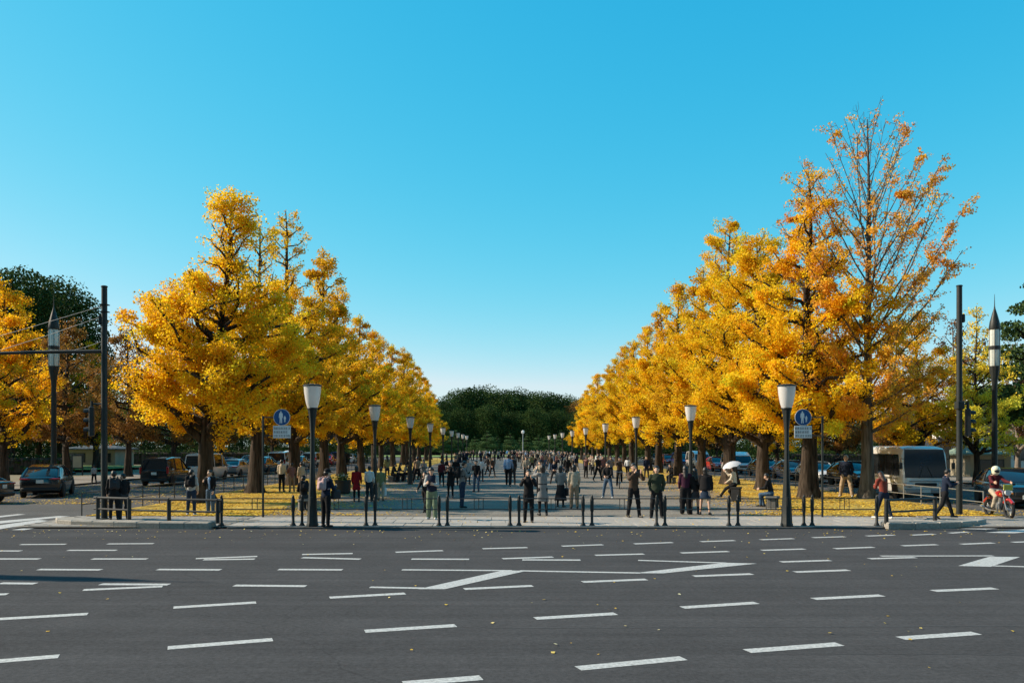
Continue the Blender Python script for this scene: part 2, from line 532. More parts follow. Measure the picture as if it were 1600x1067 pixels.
litter('fallen_leaves', 9000, lambda n: -8.8 + np.abs(rng.normal(0, 2.3, n)), near(29.5, 75), .058, .08, 'orange leaves strewn on the left edge of the plaza', (0, .7))
litter('fallen_leaves', 8000, lambda n: 12 - np.abs(rng.normal(0, 1.8, n)), near(29.5, 75), .058, .08, 'orange leaves strewn on the right edge of the plaza', (0, .7))
litter('fallen_leaves', 700, lambda n: U(-14, 17.5, n), lambda n: U(25.3, 29.2, n), .068, .055, 'leaves scattered on the front pavement')
litter('fallen_leaves', 330, lambda n: U(-18, 22, n), lambda n: 25 - np.abs(rng.normal(0, 1.6, n)), .004, .055, 'leaves blown along the kerb edge of the road', (.2, 1))
litter('fallen_leaves', 270, lambda n: U(-17, 20, n), lambda n: U(8.2, 25, n), .004, .05, 'leaves scattered over the open road', (.3, 1))
litter('fallen_leaves', 9000, lambda n: U(-29, -15, n), near(36, 80), .004, .085, 'leaves drifted over the left side road', (0, .7))
litter('fallen_leaves', 6000, lambda n: U(18, 30, n), near(30, 70), .004, .085, 'leaves drifted over the right side road', (0, .7))

# --- unseen office towers behind the viewer: added to block sky light, also reflected in glass
def tower(label, x0, x1, y0, y1, H):
    r = thing('unseen_office_tower', label, 'building', ((x0 + x1) / 2, (y0 + y1) / 2, 0), 0, 'unseen office towers across the road')
    w, d = x1 - x0, y1 - y0
    s = MB(); s.box((0, 0, H / 2), (w, d, H)); s.build('wall', mat('tower_stone', (.30, .28, .25), .7, .1, .1), r)
    n = int(H / 4.2)
    for k in range(1, n):
        s = MB(); s.box((0, 0, k * 4.2), (w + .1, d + .1, 2.0)); s.build('window_band', mat('tower_glass', (.03, .04, .05), .12, .1, .3, spec=.6), r)
tower('pale office tower across the road to the left, unseen, added to block sky light', -95, -22, -130, -62, 150)
tower('pale office tower across the road to the right, unseen, added to block sky light', 22, 95, -130, -62, 165)
# ================================================================== TREES
M_bark = mat('ginkgo_bark', (.042, .032, .025), .95, .7, 9, 1.0, 22, spec=.1, stretch=.12, detail=6, col2=(.085, .066, .052))
M_bark2 = mat('pale_bark', (.17, .145, .12), .95, .3, 5, .8, 18)
GOLD = [(0, (.58, .25, .012)), (.25, (.90, .47, .012)), (.6, (.98, .645, .014)), (.9, (.99, .75, .03)), (1, (.74, .70, .04))]
OLIVEGOLD = [(0, (.55, .27, .015)), (.35, (.88, .49, .015)), (.75, (.93, .62, .02)), (1, (.68, .58, .03))]
RUST = [(0, (.48, .17, .06)), (.4, (.80, .34, .07)), (.8, (.92, .48, .05)), (1, (.95, .58, .04))]
BROWN = [(0, (.16, .07, .03)), (.5, (.36, .17, .04)), (1, (.52, .29, .04))]
LIME = [(0, (.85, .58, .04)), (.4, (.80, .68, .06)), (1, (.58, .62, .07))]
DARK = [(0, (.016, .03, .010)), (.6, (.042, .074, .018)), (1, (.11, .15, .032))]
PINE = [(0, (.035, .065, .024)), (.6, (.08, .13, .045)), (1, (.14, .20, .06))]
LM = {k: leafmat(k.lower() + '_leaf', v, t, .6, .1, .05 if k in ('DARK', 'PINE') else .2, .88 if k in ('GOLD', 'OLIVEGOLD', 'RUST', 'BROWN') else 1.0) for k, v, t in (('GOLD', GOLD, .55), ('OLIVEGOLD', OLIVEGOLD, .55), ('RUST', RUST, .4), ('BROWN', BROWN, .35), ('LIME', LIME, .42), ('DARK', DARK, .2), ('PINE', PINE, .15))}

def envf(env):
    z = [e[0] for e in env]; r = [e[1] for e in env]
    return lambda h: float(np.interp(h, z, r))

def ginkgo(seed, H, env, nlimb=46, z0=2.6, rise=(.45, 1.1), leafn=26000, leaf=.115, pal='GOLD', r0=.40, sub=9, spread=.15, dens=None, tintf=None, wob=.25, lowfork=3, bark=None, asym=None, twig=True, sublen=.38, lean=(0, 0), thick=1.0, straight=False, clump=.75, zpow=1.3):
    """one ginkgo: returns (trunk mesh, crown mesh)"""
    g = np.random.default_rng(seed)
    E = envf(env)
    tb = MB()
    # trunk
    zs = np.linspace(0, H * .985, 12)
    off = np.cumsum(g.normal(0, wob / 3, (12, 2)), 0); off -= off[0]
    off *= np.minimum(1, np.linspace(0, 1.6, 12))[:, None]
    off += np.outer((zs / H) ** 1.6, lean)
    tp = [Vector((off[i, 0], off[i, 1], zs[i])) for i in range(12)]
    rad = [r0 * (1 - (z / H) ** .75) * .9 + .018 for z in zs]
    tb.tube([(0, 0, -.1), (0, 0, .12), (0, 0, .5)] + tp[1:], [r0 * 1.42, r0 * 1.25, r0 * 1.04] + rad[1:], 14, lobe=g.uniform(.8, 1.16, (3, 14)) * (1 + .1 * np.sin(np.arange(14) * g.integers(2, 5) * 6.283 / 14)))
    def trunk_at(z):
        i = min(10, int(np.searchsorted(zs, z) - 1)); i = max(0, i)
        t = (z - zs[i]) / (zs[i + 1] - zs[i])
        return tp[i].lerp(tp[i + 1], t), rad[i] + (rad[i + 1] - rad[i]) * t
    carr = []                                   # (p0, p1, weight) twigs that carry leaves
    ga = g.uniform(0, 6.28)
    for i in range(nlimb):
        u = (i + .5) / nlimb
        zsrt = z0 + (H * .955 - z0) * u ** zpow + g.normal(0, .12)
        az = ga + i * 2.399 + g.normal(0, .25)
        slope = rise[0] + (rise[1] - rise[0]) * u + g.normal(0, .12)
        if i < lowfork: slope = max(slope, .8)
        # walk out until the envelope is met
        ext = 1.0
        if asym: ext = asym(az, zsrt)
        Rr = .2
        while Rr < E(zsrt + Rr * slope) * ext and Rr < 7: Rr += .15
        Rr *= g.uniform(.78, 1.08) if not straight else g.uniform(.8, 1.0)
        if Rr < .25: continue
        st, tr = trunk_at(min(max(zsrt, .5), H * .96))
        d = Vector((math.cos(az), math.sin(az), 0))
        pts = []
        npt = 6
        bend = g.uniform(-.3, .55) if not straight else g.uniform(.05, .3)
        side = d.cross(Vector((0, 0, 1))) * g.normal(0, .22 if not straight else .06)
        for k in range(npt):
            t = k / (npt - 1)
            pts.append(st + d * (Rr * t) + Vector((0, 0, Rr * slope * (t * (1 - bend) + bend * t * t))) + side * Rr * math.sin(t * 3.1) + Vector(g.normal(0, .075 if not straight else .018, 3)) * Rr * .5 * (k > 0))
        br = min(tr * .62, .028 + .032 * Rr) * (1.5 if i < lowfork else 1) * thick
        tb.tube(pts, [br * (1 - .82 * k / (npt - 1)) + .006 for k in range(npt)], 6, False)
        lw = math.exp(g.normal(0, clump * .6))
        ns = max(3, int(sub * (Rr / 2.6) ** .8))
        for s in range(ns):
            t = g.uniform(.22, 1) if Rr > 1 else g.uniform(0, 1)
            kf = t * (npt - 1); k = min(npt - 2, int(kf))
            p = pts[k].lerp(pts[k + 1], kf - k)
            fw = (pts[k + 1] - pts[k]).normalized()
            dv = (fw * .8 + Vector(g.normal(0, .62, 3)) + Vector((0, 0, .12))).normalized()
            ln = sublen * (1.1 + Rr * .42) * (1.25 - .6 * t) * g.uniform(.6, 1.35)
            e = p + dv * ln
            mid = p + dv * ln * .5 + Vector(g.normal(0, .06, 3))
            if twig and (s % 2 == 0 or straight): tb.tube([p, mid, e], [.016, .011, .005] if not straight else [.012, .008, .004], 4, False)
            w = dens(e.z, math.hypot(e.x, e.y)) if dens else 1.0
            w *= lw * math.exp(g.normal(0, clump))
            carr.append((p, mid, ln * (.16 if not straight else .5) * w)); carr.append((mid, e, ln * .7 * w))
        w = (dens(pts[-1].z, Rr * .6) if dens else 1.0)
        for k in range(npt - 1): carr.append((pts[k], pts[k + 1], (pts[k + 1] - pts[k]).length * (.16 if not straight else .4) * w * (k > 1)))
    # leader
    for k in range(7, 11): carr.append((tp[k], tp[k + 1], (tp[k + 1] - tp[k]).length * .5 * (dens(tp[k].z, 0) if dens else 1)))
    A = np.array([c[0] for c in carr]); B = np.array([c[1] for c in carr]); Wt = np.array([max(c[2], 0) for c in carr])
    idx = g.choice(len(carr), leafn, p=Wt / Wt.sum())
    t = g.random(leafn)[:, None]
    P = A[idx] * (1 - t) + B[idx] * t
    sg = (spread if straight else spread * 1.35) * (.45 + .6 * g.random(len(carr)) + .35 * np.minimum(2, Wt / (Wt.mean() + 1e-9)) * .5)[idx][:, None]
    dd = g.normal(0, 1, (leafn, 3)); dd /= np.linalg.norm(dd, axis=1)[:, None]
    P = P + dd * (g.random(leafn) ** .45)[:, None] * 1.9 * sg * np.array([1, 1, .72])
    keep = P[:, 2] > 1.9
    P, idx = P[keep], idx[keep]
    V, Q = leaves(P, leaf, g)
    ct = g.normal(0, .17, len(carr))[idx]
    tint = .56 + ct + g.normal(0, .13, len(P))
    if tintf: tint = tint + tintf(P)
    trunk = tb.mesh('trunk', bark or M_bark, 60)
    return trunk, npmesh('crown', V, Q, LM[pal], np.clip(tint, 0, 1))

def plant_tree(meshes, name, label, loc, rz=0, sc=1.0, group=None, cat='tree'):
    r = thing(name, label, cat, loc, rz, group)
    put('trunk', meshes[0], r); put('crown', meshes[1], r)
    r.scale = (sc, sc, sc) if not hasattr(sc, '__len__') else sc
    return r

def tuft(seed, H, Rx, nclump, leafn, leaf, pal, z0=.3, sig=.5, top=1.0, r0=.35, flatz=.75, shell=True):
    """evergreen with a clumped dome crown"""
    g = np.random.default_rng(seed)
    tb = MB()
    tb.tube([(0, 0, -.1), (0, 0, .4), (g.normal(0, .1), g.normal(0, .1), H * .45), (g.normal(0, .3), g.normal(0, .3), H * .8)], [r0 * 1.5, r0, r0 * .75, r0 * .2], 8)
    C = []
    for i in range(nclump):
        u = (i + .5) / nclump
        z = z0 + (1 - z0) * u
        rr = math.sin(min(1, (1 - (z - z0) / (1 - z0) * .98)) ** .62 * math.pi / 2) * (.62 + .38 * min(1, (z - z0 + .12) / .3))
        a = i * 2.399 + g.normal(0, .2)
        k = g.uniform(.72, 1.05) if shell else g.uniform(.2, 1)
        c = Vector((math.cos(a) * Rx * rr * k, math.sin(a) * Rx * rr * k, H * z * top - sig * .5))
        C.append(c)
        if i % 2 == 0:
            tb.tube([(0, 0, H * max(.2, z * .55)), Vector((c.x * .5, c.y * .5, H * z * .8)), c], [r0 * .3, r0 * .18, r0 * .05], 5, False)
    C = np.array(C)
    idx = g.integers(0, nclump, leafn)
    d = g.normal(0, 1, (leafn, 3)); d /= np.linalg.norm(d, axis=1)[:, None]
    rr = sig * (g.random(leafn) ** .35)[:, None] * g.uniform(.7, 1.35, nclump)[idx][:, None] * 1.5
    P = C[idx] + d * rr * np.array([1, 1, flatz])
    V, Q = leaves(P, leaf, g)
    tint = np.clip(.5 + g.normal(0, .14, nclump)[idx] + g.normal(0, .16, leafn), 0, 1)
    return tb.mesh('trunk', M_bark, 60), npmesh('crown', V, Q, LM[pal], tint)

def pine(seed, H, Rx, tiers, leafn, leaf, bushy=1.0, r0=.16, wob=.5, z0=.22):
    """cloud-pruned pine: flat pads of needles on a crooked stem"""
    g = np.random.default_rng(seed)
    tb = MB()
    pt = [Vector((0, 0, -.1))]
    for k in range(1, 7): pt.append(Vector((g.normal(0, wob / 3) * (k < 6), g.normal(0, wob / 3) * (k < 6), H * .95 * k / 6)))
    tb.tube(pt, [r0 * (1.35 - k * .2) + .02 for k in range(7)], 7)
    C, Rr = [], []
    for i in range(tiers):
        u = i / max(1, tiers - 1)
        z = H * (z0 + (.95 - z0) * u)
        prof = (1 - u) ** .75 * .92 + .16
        npad = max(1, int(round(5 * (1 - u) + 1)))
        a0 = g.uniform(0, 6.28)
        for k in range(npad):
            a = a0 + k * 6.283 / npad + g.normal(0, .25)
            d = Rx * prof * (g.uniform(.45, .8) if npad > 1 else g.uniform(0, .12))
            c = (math.cos(a) * d, math.sin(a) * d, z + g.normal(0, .02) * H)
            C.append(c); Rr.append(Rx * (.42 * prof + .1) * g.uniform(.8, 1.2))
            tb.tube([(0, 0, z - .06 * H), (c[0] * .6, c[1] * .6, c[2] - .05 * H * .5), c], [r0 * .35, r0 * .25, r0 * .1], 5, False)
    C = np.array(C); Rr = np.array(Rr)
    idx = g.choice(len(C), leafn, p=Rr ** 2 / (Rr ** 2).sum())
    d = g.normal(0, 1, (leafn, 3)); d /= np.linalg.norm(d, axis=1)[:, None]
    P = C[idx] + d * (Rr[idx] * g.random(leafn) ** .4)[:, None] * np.array([1, 1, .34 * bushy])
    V, Q = leaves(P, leaf, g)
    tint = np.clip(.45 + g.normal(0, .1, len(C))[idx] + g.normal(0, .16, leafn), 0, 1)
    return tb.mesh('trunk', M_bark, 60), npmesh('crown', V, Q, LM['PINE'], tint)

GL, GR = 'ginkgo row on the left of the plaza', 'ginkgo row on the right of the plaza'
# --- left row, nearest first
t1 = ginkgo(11, 13.4, [(2, 2.3), (3.2, 3.2), (5, 3.75), (7, 3.7), (8.6, 3.3), (9.3, 2.4), (9.8, 1.1), (10.6, .9), (12.2, 1.0), (13.4, .4)], 72, 2.5, (.30, 1.0), 105000, .09, 'GOLD', .45, 11, .18, wob=.3, lowfork=5, lean=(1.05, -.2), dens=lambda z, r: 1 if z < 9.6 else (.45 if z < 11 else .75), clump=.85, zpow=1.1)
plant_tree(t1, 'ginkgo_tree', 'broad golden ginkgo nearest the left corner with a narrow leaning top', (-12.75, 36, .05), 0, 1, GL)
t2 = ginkgo(23, 14.2, [(2.5, 2.4), (4, 3.6), (6.5, 3.6), (8.6, 2.5), (9.6, 1.0), (13, .85), (14.2, .4)], 56, 2.8, (.33, 1.0), 72000, .098, 'GOLD', .41, 9, .16, dens=lambda z, r: 1 if z < 9.3 else .28)
plant_tree(t2, 'ginkgo_tree', 'golden ginkgo with thick straight trunk behind the left pedestrian sign', (-12.75, 43.5, .05), 2.0, 1, GL)
t3 = ginkgo(31, 17.3, [(2.5, 2.2), (4.5, 3.7), (8, 3.5), (10.5, 2.3), (12, 1.25), (15.5, 1.15), (17.3, .3)], 60, 2.6, (.3, .75), 74000, .10, 'OLIVEGOLD', .41, 9, .15, dens=lambda z, r: 1 if z < 11 else .5)
plant_tree(t3, 'ginkgo_tree', 'tall olive gold ginkgo, highest crown tip of the left row', (-12.75, 51.8, .05), 4.1, 1, GL)
v1 = ginkgo(41, 15.5, [(2.5, 2.4), (4.5, 3.8), (7.5, 3.4), (10.5, 2.0), (13, .95), (15.5, .3)], 48, 2.6, (.35, .9), 48000, .125, 'GOLD', .40, 8, .18)
v2 = ginkgo(43, 15.5, [(2.5, 2.4), (4.5, 3.9), (7, 3.5), (9.5, 2.5), (12, 1.3), (15.5, .35)], 46, 2.5, (.4, 1.0), 48000, .125, 'OLIVEGOLD', .42, 8, .18)
v3 = ginkgo(47, 15.5, [(2.5, 2.2), (4.5, 3.6), (7.5, 3.3), (10.5, 2.2), (13, 1.1), (15.5, .3)], 48, 2.7, (.35, .9), 46000, .125, 'GOLD', .38, 8, .17, dens=lambda z, r: 1 if z < 11 else .7, tintf=lambda P: np.where(P[:, 2] > 10, -.18, 0))
ORD = ['fourth', 'fifth', 'sixth', 'seventh', 'eighth', 'ninth', 'tenth', 'eleventh', 'twelfth', 'thirteenth', 'fourteenth', 'fifteenth', 'sixteenth']
LROW = [(60, 16.6, 1), (68, 15.6, 1), (76, 14.6, 2), (84, 14.2, 0), (92, 14.7, 1), (100, 14.9, 2), (108, 15.2, 1), (116, 15.2, 0), (125, 15.4, 2), (134, 15.0, 1), (143, 14.0, 0), (152, 12.6, 1)]
hue = ['golden', 'olive gold', 'orange gold']
for i, (Y, H, k) in enumerate(LROW):
    plant_tree((v1, v2, v3)[k], 'ginkgo_tree', '%s ginkgo, %s from the road in the left row' % (hue[k], ORD[i]), (-12.75 + random.uniform(-.3, .3), Y, .05), random.uniform(0, 6), H / 15.5, GL)
# --- right row
r1 = ginkgo(53, 15.8, [(2.5, 2.2), (4, 3.4), (7, 3.7), (10, 2.9), (12, 1.8), (14, 1.2), (15.8, .4)], 58, 2.7, (.33, .95), 76000, .096, 'GOLD', .43, 9, .15, dens=lambda z, r: 1 if z < 10.5 else .55, tintf=lambda P: np.where(P[:, 2] > 10.5, -.14, .04), lowfork=4)
plant_tree(r1, 'ginkgo_tree', 'orange gold ginkgo with thick dark trunk behind the right pedestrian sign', (14.75, 39.6, .05), 1.0, 1, GR)
r2 = ginkgo(59, 14.6, [(2.2, 2.8), (4, 4.2), (7, 4.3), (9.5, 3.5), (11.8, 2.1), (13.3, 1.3), (14.6, .5)], 66, 2.4, (.3, .95), 105000, .096, 'GOLD', .43, 10, .17, tintf=lambda P: np.full(len(P), .08), lowfork=4)
plant_tree(r2, 'ginkgo_tree', 'bright yellow full ginkgo beside the first right lamp', (14.85, 46.8, .05), 2.5, 1, GR)
r3 = ginkgo(61, 17.0, [(2.4, 2.4), (4.5, 3.9), (8, 3.9), (11, 3.1), (13.5, 2.0), (15.5, 1.35), (17, .5)], 60, 2.5, (.33, .9), 80000, .102, 'GOLD', .45, 10, .16)
plant_tree(r3, 'ginkgo_tree', 'tall golden ginkgo with a plumed top, third in the right row', (14.8, 53.4, .05), .3, 1, GR)
RROW = [(60.5, 15.4, 1), (68.5, 16.0, 0), (76, 15.8, 2), (83.5, 14.6, 0), (91, 14.3, 2), (98.5, 14.4, 0), (106, 14.0, 2), (114, 13.6, 1), (122, 13.2, 0), (131, 12.6, 2), (140, 12.0, 0), (149, 11.4, 1)]
for i, (Y, H, k) in enumerate(RROW):
    plant_tree((v1, v2, v3)[k], 'ginkgo_tree', '%s ginkgo, %s from the road in the right row' % (hue[k], ORD[i]), (14.8 + random.uniform(-.3, .3), Y, .05), random.uniform(0, 6), H / 15.5, GR)
# --- the tall half-bare one by the bus
def bare_dens(z, r): return 1.0 if z < 7.5 else (.6 if z < 10.5 else (.03 + .5 * min(1, max(0, r - 1.0) / 2.2)))
sp = ginkgo(71, 18.9, [(2.5, 1.6), (4, 3.0), (7, 3.5), (9, 3.6), (12, 4.5), (14.5, 4.5), (16.5, 3.7), (18, 2.2), (18.9, .8)], 74, 3.2, (.5, 2.3), 56000, .088, 'RUST', .33, 15, .13,
            dens=bare_dens, tintf=lambda P: np.where(P[:, 2] < 10.5, .34, .14), wob=.08, lowfork=0, sublen=.36, thick=.46, straight=True, clump=1.1, bark=mat('grey_bark', (.11, .095, .08), .95, .6, 9, .9, 22, spec=.1, stretch=.12, detail=6, col2=(.19, .17, .145)))
plant_tree(sp, 'ginkgo_tree', 'very tall half bare ginkgo with long bare straight branches beside the bus', (17.35, 39.2, .02), .4, .96)

# --- trees at the back left
b1 = ginkgo(81, 13, [(2, 1.8), (4, 3.2), (7, 3.2), (10, 2.0), (13, .4)], 46, 2.4, (.35, .9), 30000, .115, 'GOLD', .36, 8, .17, tintf=lambda P: np.full(len(P), -.16))
b2 = ginkgo(83, 12, [(2, 2.2), (4, 3.6), (7, 3.5), (10, 1.8), (12, .3)], 40, 2.4, (.35, .9), 24000, .12, 'BROWN', .3, 8, .19)
def bgtree(m, px, Y, sc, label, rz=None, name='ginkgo_tree', group='trees beyond the side roads'):
    return plant_tree(m, name, label, (PX(px, Y), Y, .05), random.uniform(0, 6) if rz is None else rz, sc, group)
bgtree(b1, 6, 51, .99, 'orange ginkgo beyond the left side road at the left edge of the picture', 1)
bgtree(b1, -75, 47, 1.0, 'orange ginkgo just outside the left edge of the picture', 3)
bgtree(b2, 104, 60, .98, 'brown leaved ginkgo behind the left spire street lamp', 1)
bgtree(b2, 200, 66, 1.0, 'brown gold tree behind the left signal pole', 4)
bgtree(b1, 150, 84, 1.0, 'orange ginkgo far behind the left signal pole', 2)
bgtree(b2, 272, 76, .95, 'brown gold tree behind the queue of cars', 2)
bgtree(b2, 345, 92, .95, 'brown gold tree far behind the white van', 5)
bgtree(b1, 60, 88, 1.15, 'rusty thin topped ginkgo before the dark evergreen at left', 5)
bgtree(b2, 20, 74, 1.0, 'brown tree behind the leftmost orange ginkgo', 2.7)
bgtree(b2, 425, 110, .95, 'brown gold tree seen far off between the left trunks', 3)
ev = tuft(91, 20, 6.2, 60, 34000, .24, 'DARK', .22, 1.5)
ev2 = tuft(92, 15, 6.5, 46, 16000, .28, 'DARK', .15, 1.6)
bgtree(ev, 92, 92, 1.02, 'big round dark evergreen rising behind the left signal pole', 1, 'evergreen_tree')
bgtree(ev, 18, 84, 1.0, 'dark evergreen with a rounded crown at the far left', 3, 'evergreen_tree')
bgtree(ev, -60, 80, .95, 'dark evergreen outside the left edge', 5, 'evergreen_tree')
# --- at the back right
lime = ginkgo(95, 13.6, [(2, 1.6), (3.5, 3.0), (6, 3.3), (9, 2.2), (11, 1.2), (13.6, .2)], 46, 2.2, (.4, 1.0), 26000, .115, 'LIME', .28, 8, .16, dens=lambda z, r: 1 if z < 9.5 else .4, tintf=lambda P: np.where(P[:, 2] > 7.5, -.4, -.1))
bgtree(lime, 1527, 52, .84, 'green and yellow ginkgo between the right signal pole and spire lamp', 1)
bgtree(b1, 1440, 54, .86, 'golden ginkgo behind the bus', 2)
bgtree(b2, 1310, 68, .75, 'brown gold tree behind the half bare ginkgo', 1)
bare = ginkgo(97, 12, [(2, 1.8), (5, 3.4), (8, 3.2), (11, 1.6), (12, .4)], 44, 2.2, (.5, 1.3), 4200, .15, 'BROWN', .26, 10, .15, tintf=lambda P: np.full(len(P), -.4), bark=M_bark2)
bgtree(bare, 1478, 66, 1.05, 'nearly bare reddish brown tree behind the right signal pole', 1, 'bare_tree')
bgtree(bare, 1590, 60, .85, 'nearly bare brown tree at the right edge', 3, 'bare_tree')
bgtree(b2, 1400, 78, .8, 'brown tree behind the bus roof', 4)
bgtree(b1, 1215, 84, .7, 'small orange ginkgo beyond the right side road', 2)
bgtree(b2, 1120, 100, .75, 'brown gold tree far beyond the right side road', 2)
pn = pine(98, 13.5, 4.2, 7, 20000, .19, 1.0, .3, 1.2, .35)
bgtree(pn, 1612, 55, 1.0, 'dark pine with tiered pads at the right edge', 1, 'pine_tree')
bgtree(pn, 1700, 62, 1.05, 'dark pine outside the right edge', 2.4, 'pine_tree')
def ordlab(i):
    return (['leftmost', 'second', 'third'] + ORD + ['seventeenth', 'eighteenth', 'nineteenth', 'twentieth'])[i]
# --- cloud-pruned pines across the far end
pv = [pine(101 + k, 6.2, 2.6 if k != 1 else 2.0, 6 + k % 2, 6000, .19, 1.15, .14) for k in range(3)]
for i, (px, Y, s) in enumerate(sorted([(712, 226, 1.15), (742, 222, .82), (762, 214, 1.08), (777, 216, .86), (797, 222, .98), (812, 228, .82), (823, 212, .95), (842, 224, .9), (858, 212, 1.0), (876, 220, 1.12), (894, 222, 1.05), (914, 228, 1.0), (690, 224, 1.0), (668, 228, 1.0), (640, 226, 1.1), (935, 226, 1.1), (960, 228, 1.0), (728, 228, .9)])):
    plant_tree(pv[i % 3], 'pine_tree', 'cloud pruned pine, %s from the left in the row across the far end' % ordlab(i), (PX(px, Y), Y, .05), random.uniform(0, 6), s, 'pruned pines at the far end')
# --- wooded rise behind
hv = [tuft(111 + k, 22, 9.5, 44, 20000, .44, 'DARK', .1, 2.6) for k in range(3)]
hb = tuft(118, 20, 8, 40, 14000, .44, 'BROWN', .15, 2.4)
BACK = [(560, 300, 18), (605, 300, 18), (640, 300, 19), (670, 300, 19), (697, 290, 19.5), (722, 300, 23), (742, 305, 24.2), (762, 310, 24.3), (783, 300, 22.6), (803, 306, 23.4), (822, 310, 22.5), (846, 300, 22.0), (866, 306, 21.8), (888, 310, 21.2), (906, 300, 20.8), (925, 310, 21.5), (950, 300, 19), (985, 300, 19), (1025, 300, 18), (1070, 300, 18)]
FRONT = [(690, 268, 14), (720, 272, 15), (760, 272, 16), (800, 275, 14), (835, 272, 15), (872, 275, 14.5), (905, 270, 14)]
for row, L_ in (('back', BACK), ('front', FRONT)):
    for i, (px, Y, H) in enumerate(L_):
        br_ = row == 'back' and i == 14
        plant_tree(hb if br_ else hv[(i * 2 + len(row)) % 3], 'forest_tree', '%s tree of the wooded rise, %s from the left in its %s row' % ('brownish' if br_ else 'dark', ordlab(i), row), (PX(px, Y), Y, 0), random.uniform(0, 6), H / 22 * .965, 'trees of the wooded rise')
# dark trees that close the view under the crowns on both sides
for i in range(17):
    px = -40 + i * 38; Y = random.uniform(118, 150)
    plant_tree(ev2, 'evergreen_tree', 'dark evergreen behind the left trunks, %s from the left' % ordlab(i), (PX(px, Y), Y, 0), random.uniform(0, 6), random.uniform(.5, .68), 'evergreens behind the left side road')
for i in range(17):
    px = 990 + i * 40; Y = random.uniform(112, 145)
    plant_tree(ev2, 'evergreen_tree', 'dark evergreen behind the right trunks, %s from the left' % ordlab(i), (PX(px, Y), Y, 0), random.uniform(0, 6), random.uniform(.46, .62), 'evergreens behind the right side road')
# ================================================================== STREET FURNITURE
M_iron = mat('dark_green_iron', (.018, .022, .022), .5, .2, 8, .08, 60, spec=.35)
M_post = mat('charcoal_post', (.022, .024, .025), .5, .2, 8, .08, 60, spec=.35)
M_steel = mat('galvanised_steel', (.42, .43, .44), .38, .12, 10, 0, 40, metal=.8)
M_opal = mat('opal_glass', (.84, .82, .80), .28, .04, 3, 0, 40, transl=.35)
M_lglass = mat('lantern_glass', (.66, .72, .68), .22, .12, 12, 0, 40, transl=.2)
M_blue = mat('sign_blue', (.005, .075, .24), .4, .06, 5)
M_swhite = mat('sign_white', (.72, .74, .76), .45, .05, 5)
M_sgrey = mat('sign_back', (.30, .31, .32), .5, .1, 5)
M_ink = mat('sign_ink', (.03, .035, .05), .5, .1, 5)
M_black = mat('matt_black', (.012, .012, .013), .6, .2, 8)

# --- plaza lamps: opal cups on octagonal iron columns
def cup_lamp():
    r = thing('plaza_lamp', '', 'street lamp')
    s = MB(); s.lathe([(.185, 0), (.185, .07), (.165, .11), (.14, .7), (.10, 1.35), (.074, 2.0), (.066, 2.55), (.07, 2.85), (.088, 3.15), (.118, 3.42), (.145, 3.58)], 8, ph=math.pi / 8)
    s.build('column', M_iron, r, 25)
    s = MB(); s.lathe([(.155, 3.57), (.165, 3.59), (.158, 3.62)], 16); s.build('collar', M_iron, r, 30)
    s = MB(); s.lathe([(.15, 3.62), (.19, 3.74), (.222, 3.9), (.248, 4.08), (.262, 4.27)], 24); s.build('opal_cup', M_opal, r, 30)
    s = MB(); s.lathe([(.262, 4.27), (.288, 4.275), (.288, 4.305), (.262, 4.32), (.12, 4.34), (.02, 4.345)], 24); s.build('cap', M_iron, r, 30)
    s = MB(); s.box((0, -.125, .75), (.08, .03, .3), 0, .008); s.build('service_hatch', M_iron, r)
    return r
LAMPY = [25.44, 38.2, 53.4, 68.8, 84.5, 100, 115.5, 131, 146.5]
first = None
for sx, sd in ((-5.71, 'left'), (8.79, 'right')):
    for i, Y in enumerate(LAMPY):
        lab = 'white cupped lamp on dark column, %s from the road on the %s of the plaza' % ((['nearest', 'second'] + ['third'] + ORD)[i], sd)
        if first is None:
            first = cup_lamp(); first.location = (sx, Y, .055); first['label'] = lab; first['group'] = 'plaza lamps'
        else:
            dup(first, (sx, Y, .055), 0, lab)

# --- tall spire street lamps
def spire_lamp(label, loc, H=10.9):
    r = thing('spire_street_lamp', label, 'street lamp', loc, 0, 'spire street lamps')
    s = MB(); s.lathe([(.24, 0), (.24, .5), (.2, .6), (.155, 1.2), (.13, H * .53), (.15, H * .56), (.255, H * .615), (.27, H * .635)], 10); s.build('column', M_iron, r, 30)
    s = MB(); s.lathe([(.26, H * .635), (.275, H * .64), (.275, H * .815), (.26, H * .82)], 12); s.build('lantern_glass', M_lglass, r, 25)
    s = MB()
    for k in range(6):
        t = k * math.pi / 3
        s.tube([(.28 * math.cos(t), .28 * math.sin(t), H * .635), (.28 * math.cos(t), .28 * math.sin(t), H * .82)], .014, 5)
    s.build('lantern_bar', M_iron, r)
    s = MB(); s.lathe([(.29, H * .718), (.295, H * .72), (.295, H * .735), (.29, H * .737)], 12); s.build('lantern_ring', M_iron, r)
    s = MB(); s.lathe([(.29, H * .82), (.30, H * .825), (.24, H * .86), (.13, H * .90), (.05, H * .925), (.025, H * .94), (.008, H)], 10); s.build('spire', M_iron, r, 40)
    return r
YS = 46.0
spire_lamp('tall spire topped lantern lamp beyond the left side road', (PX(84, YS), YS, 0))
spire_lamp('tall spire topped lantern lamp near the right edge beside the pine', (PX(1554, YS), YS, 0))
spire_lamp('spire topped lantern lamp outside the picture whose shadow crosses the road', (-21.8, 17.6, 0))

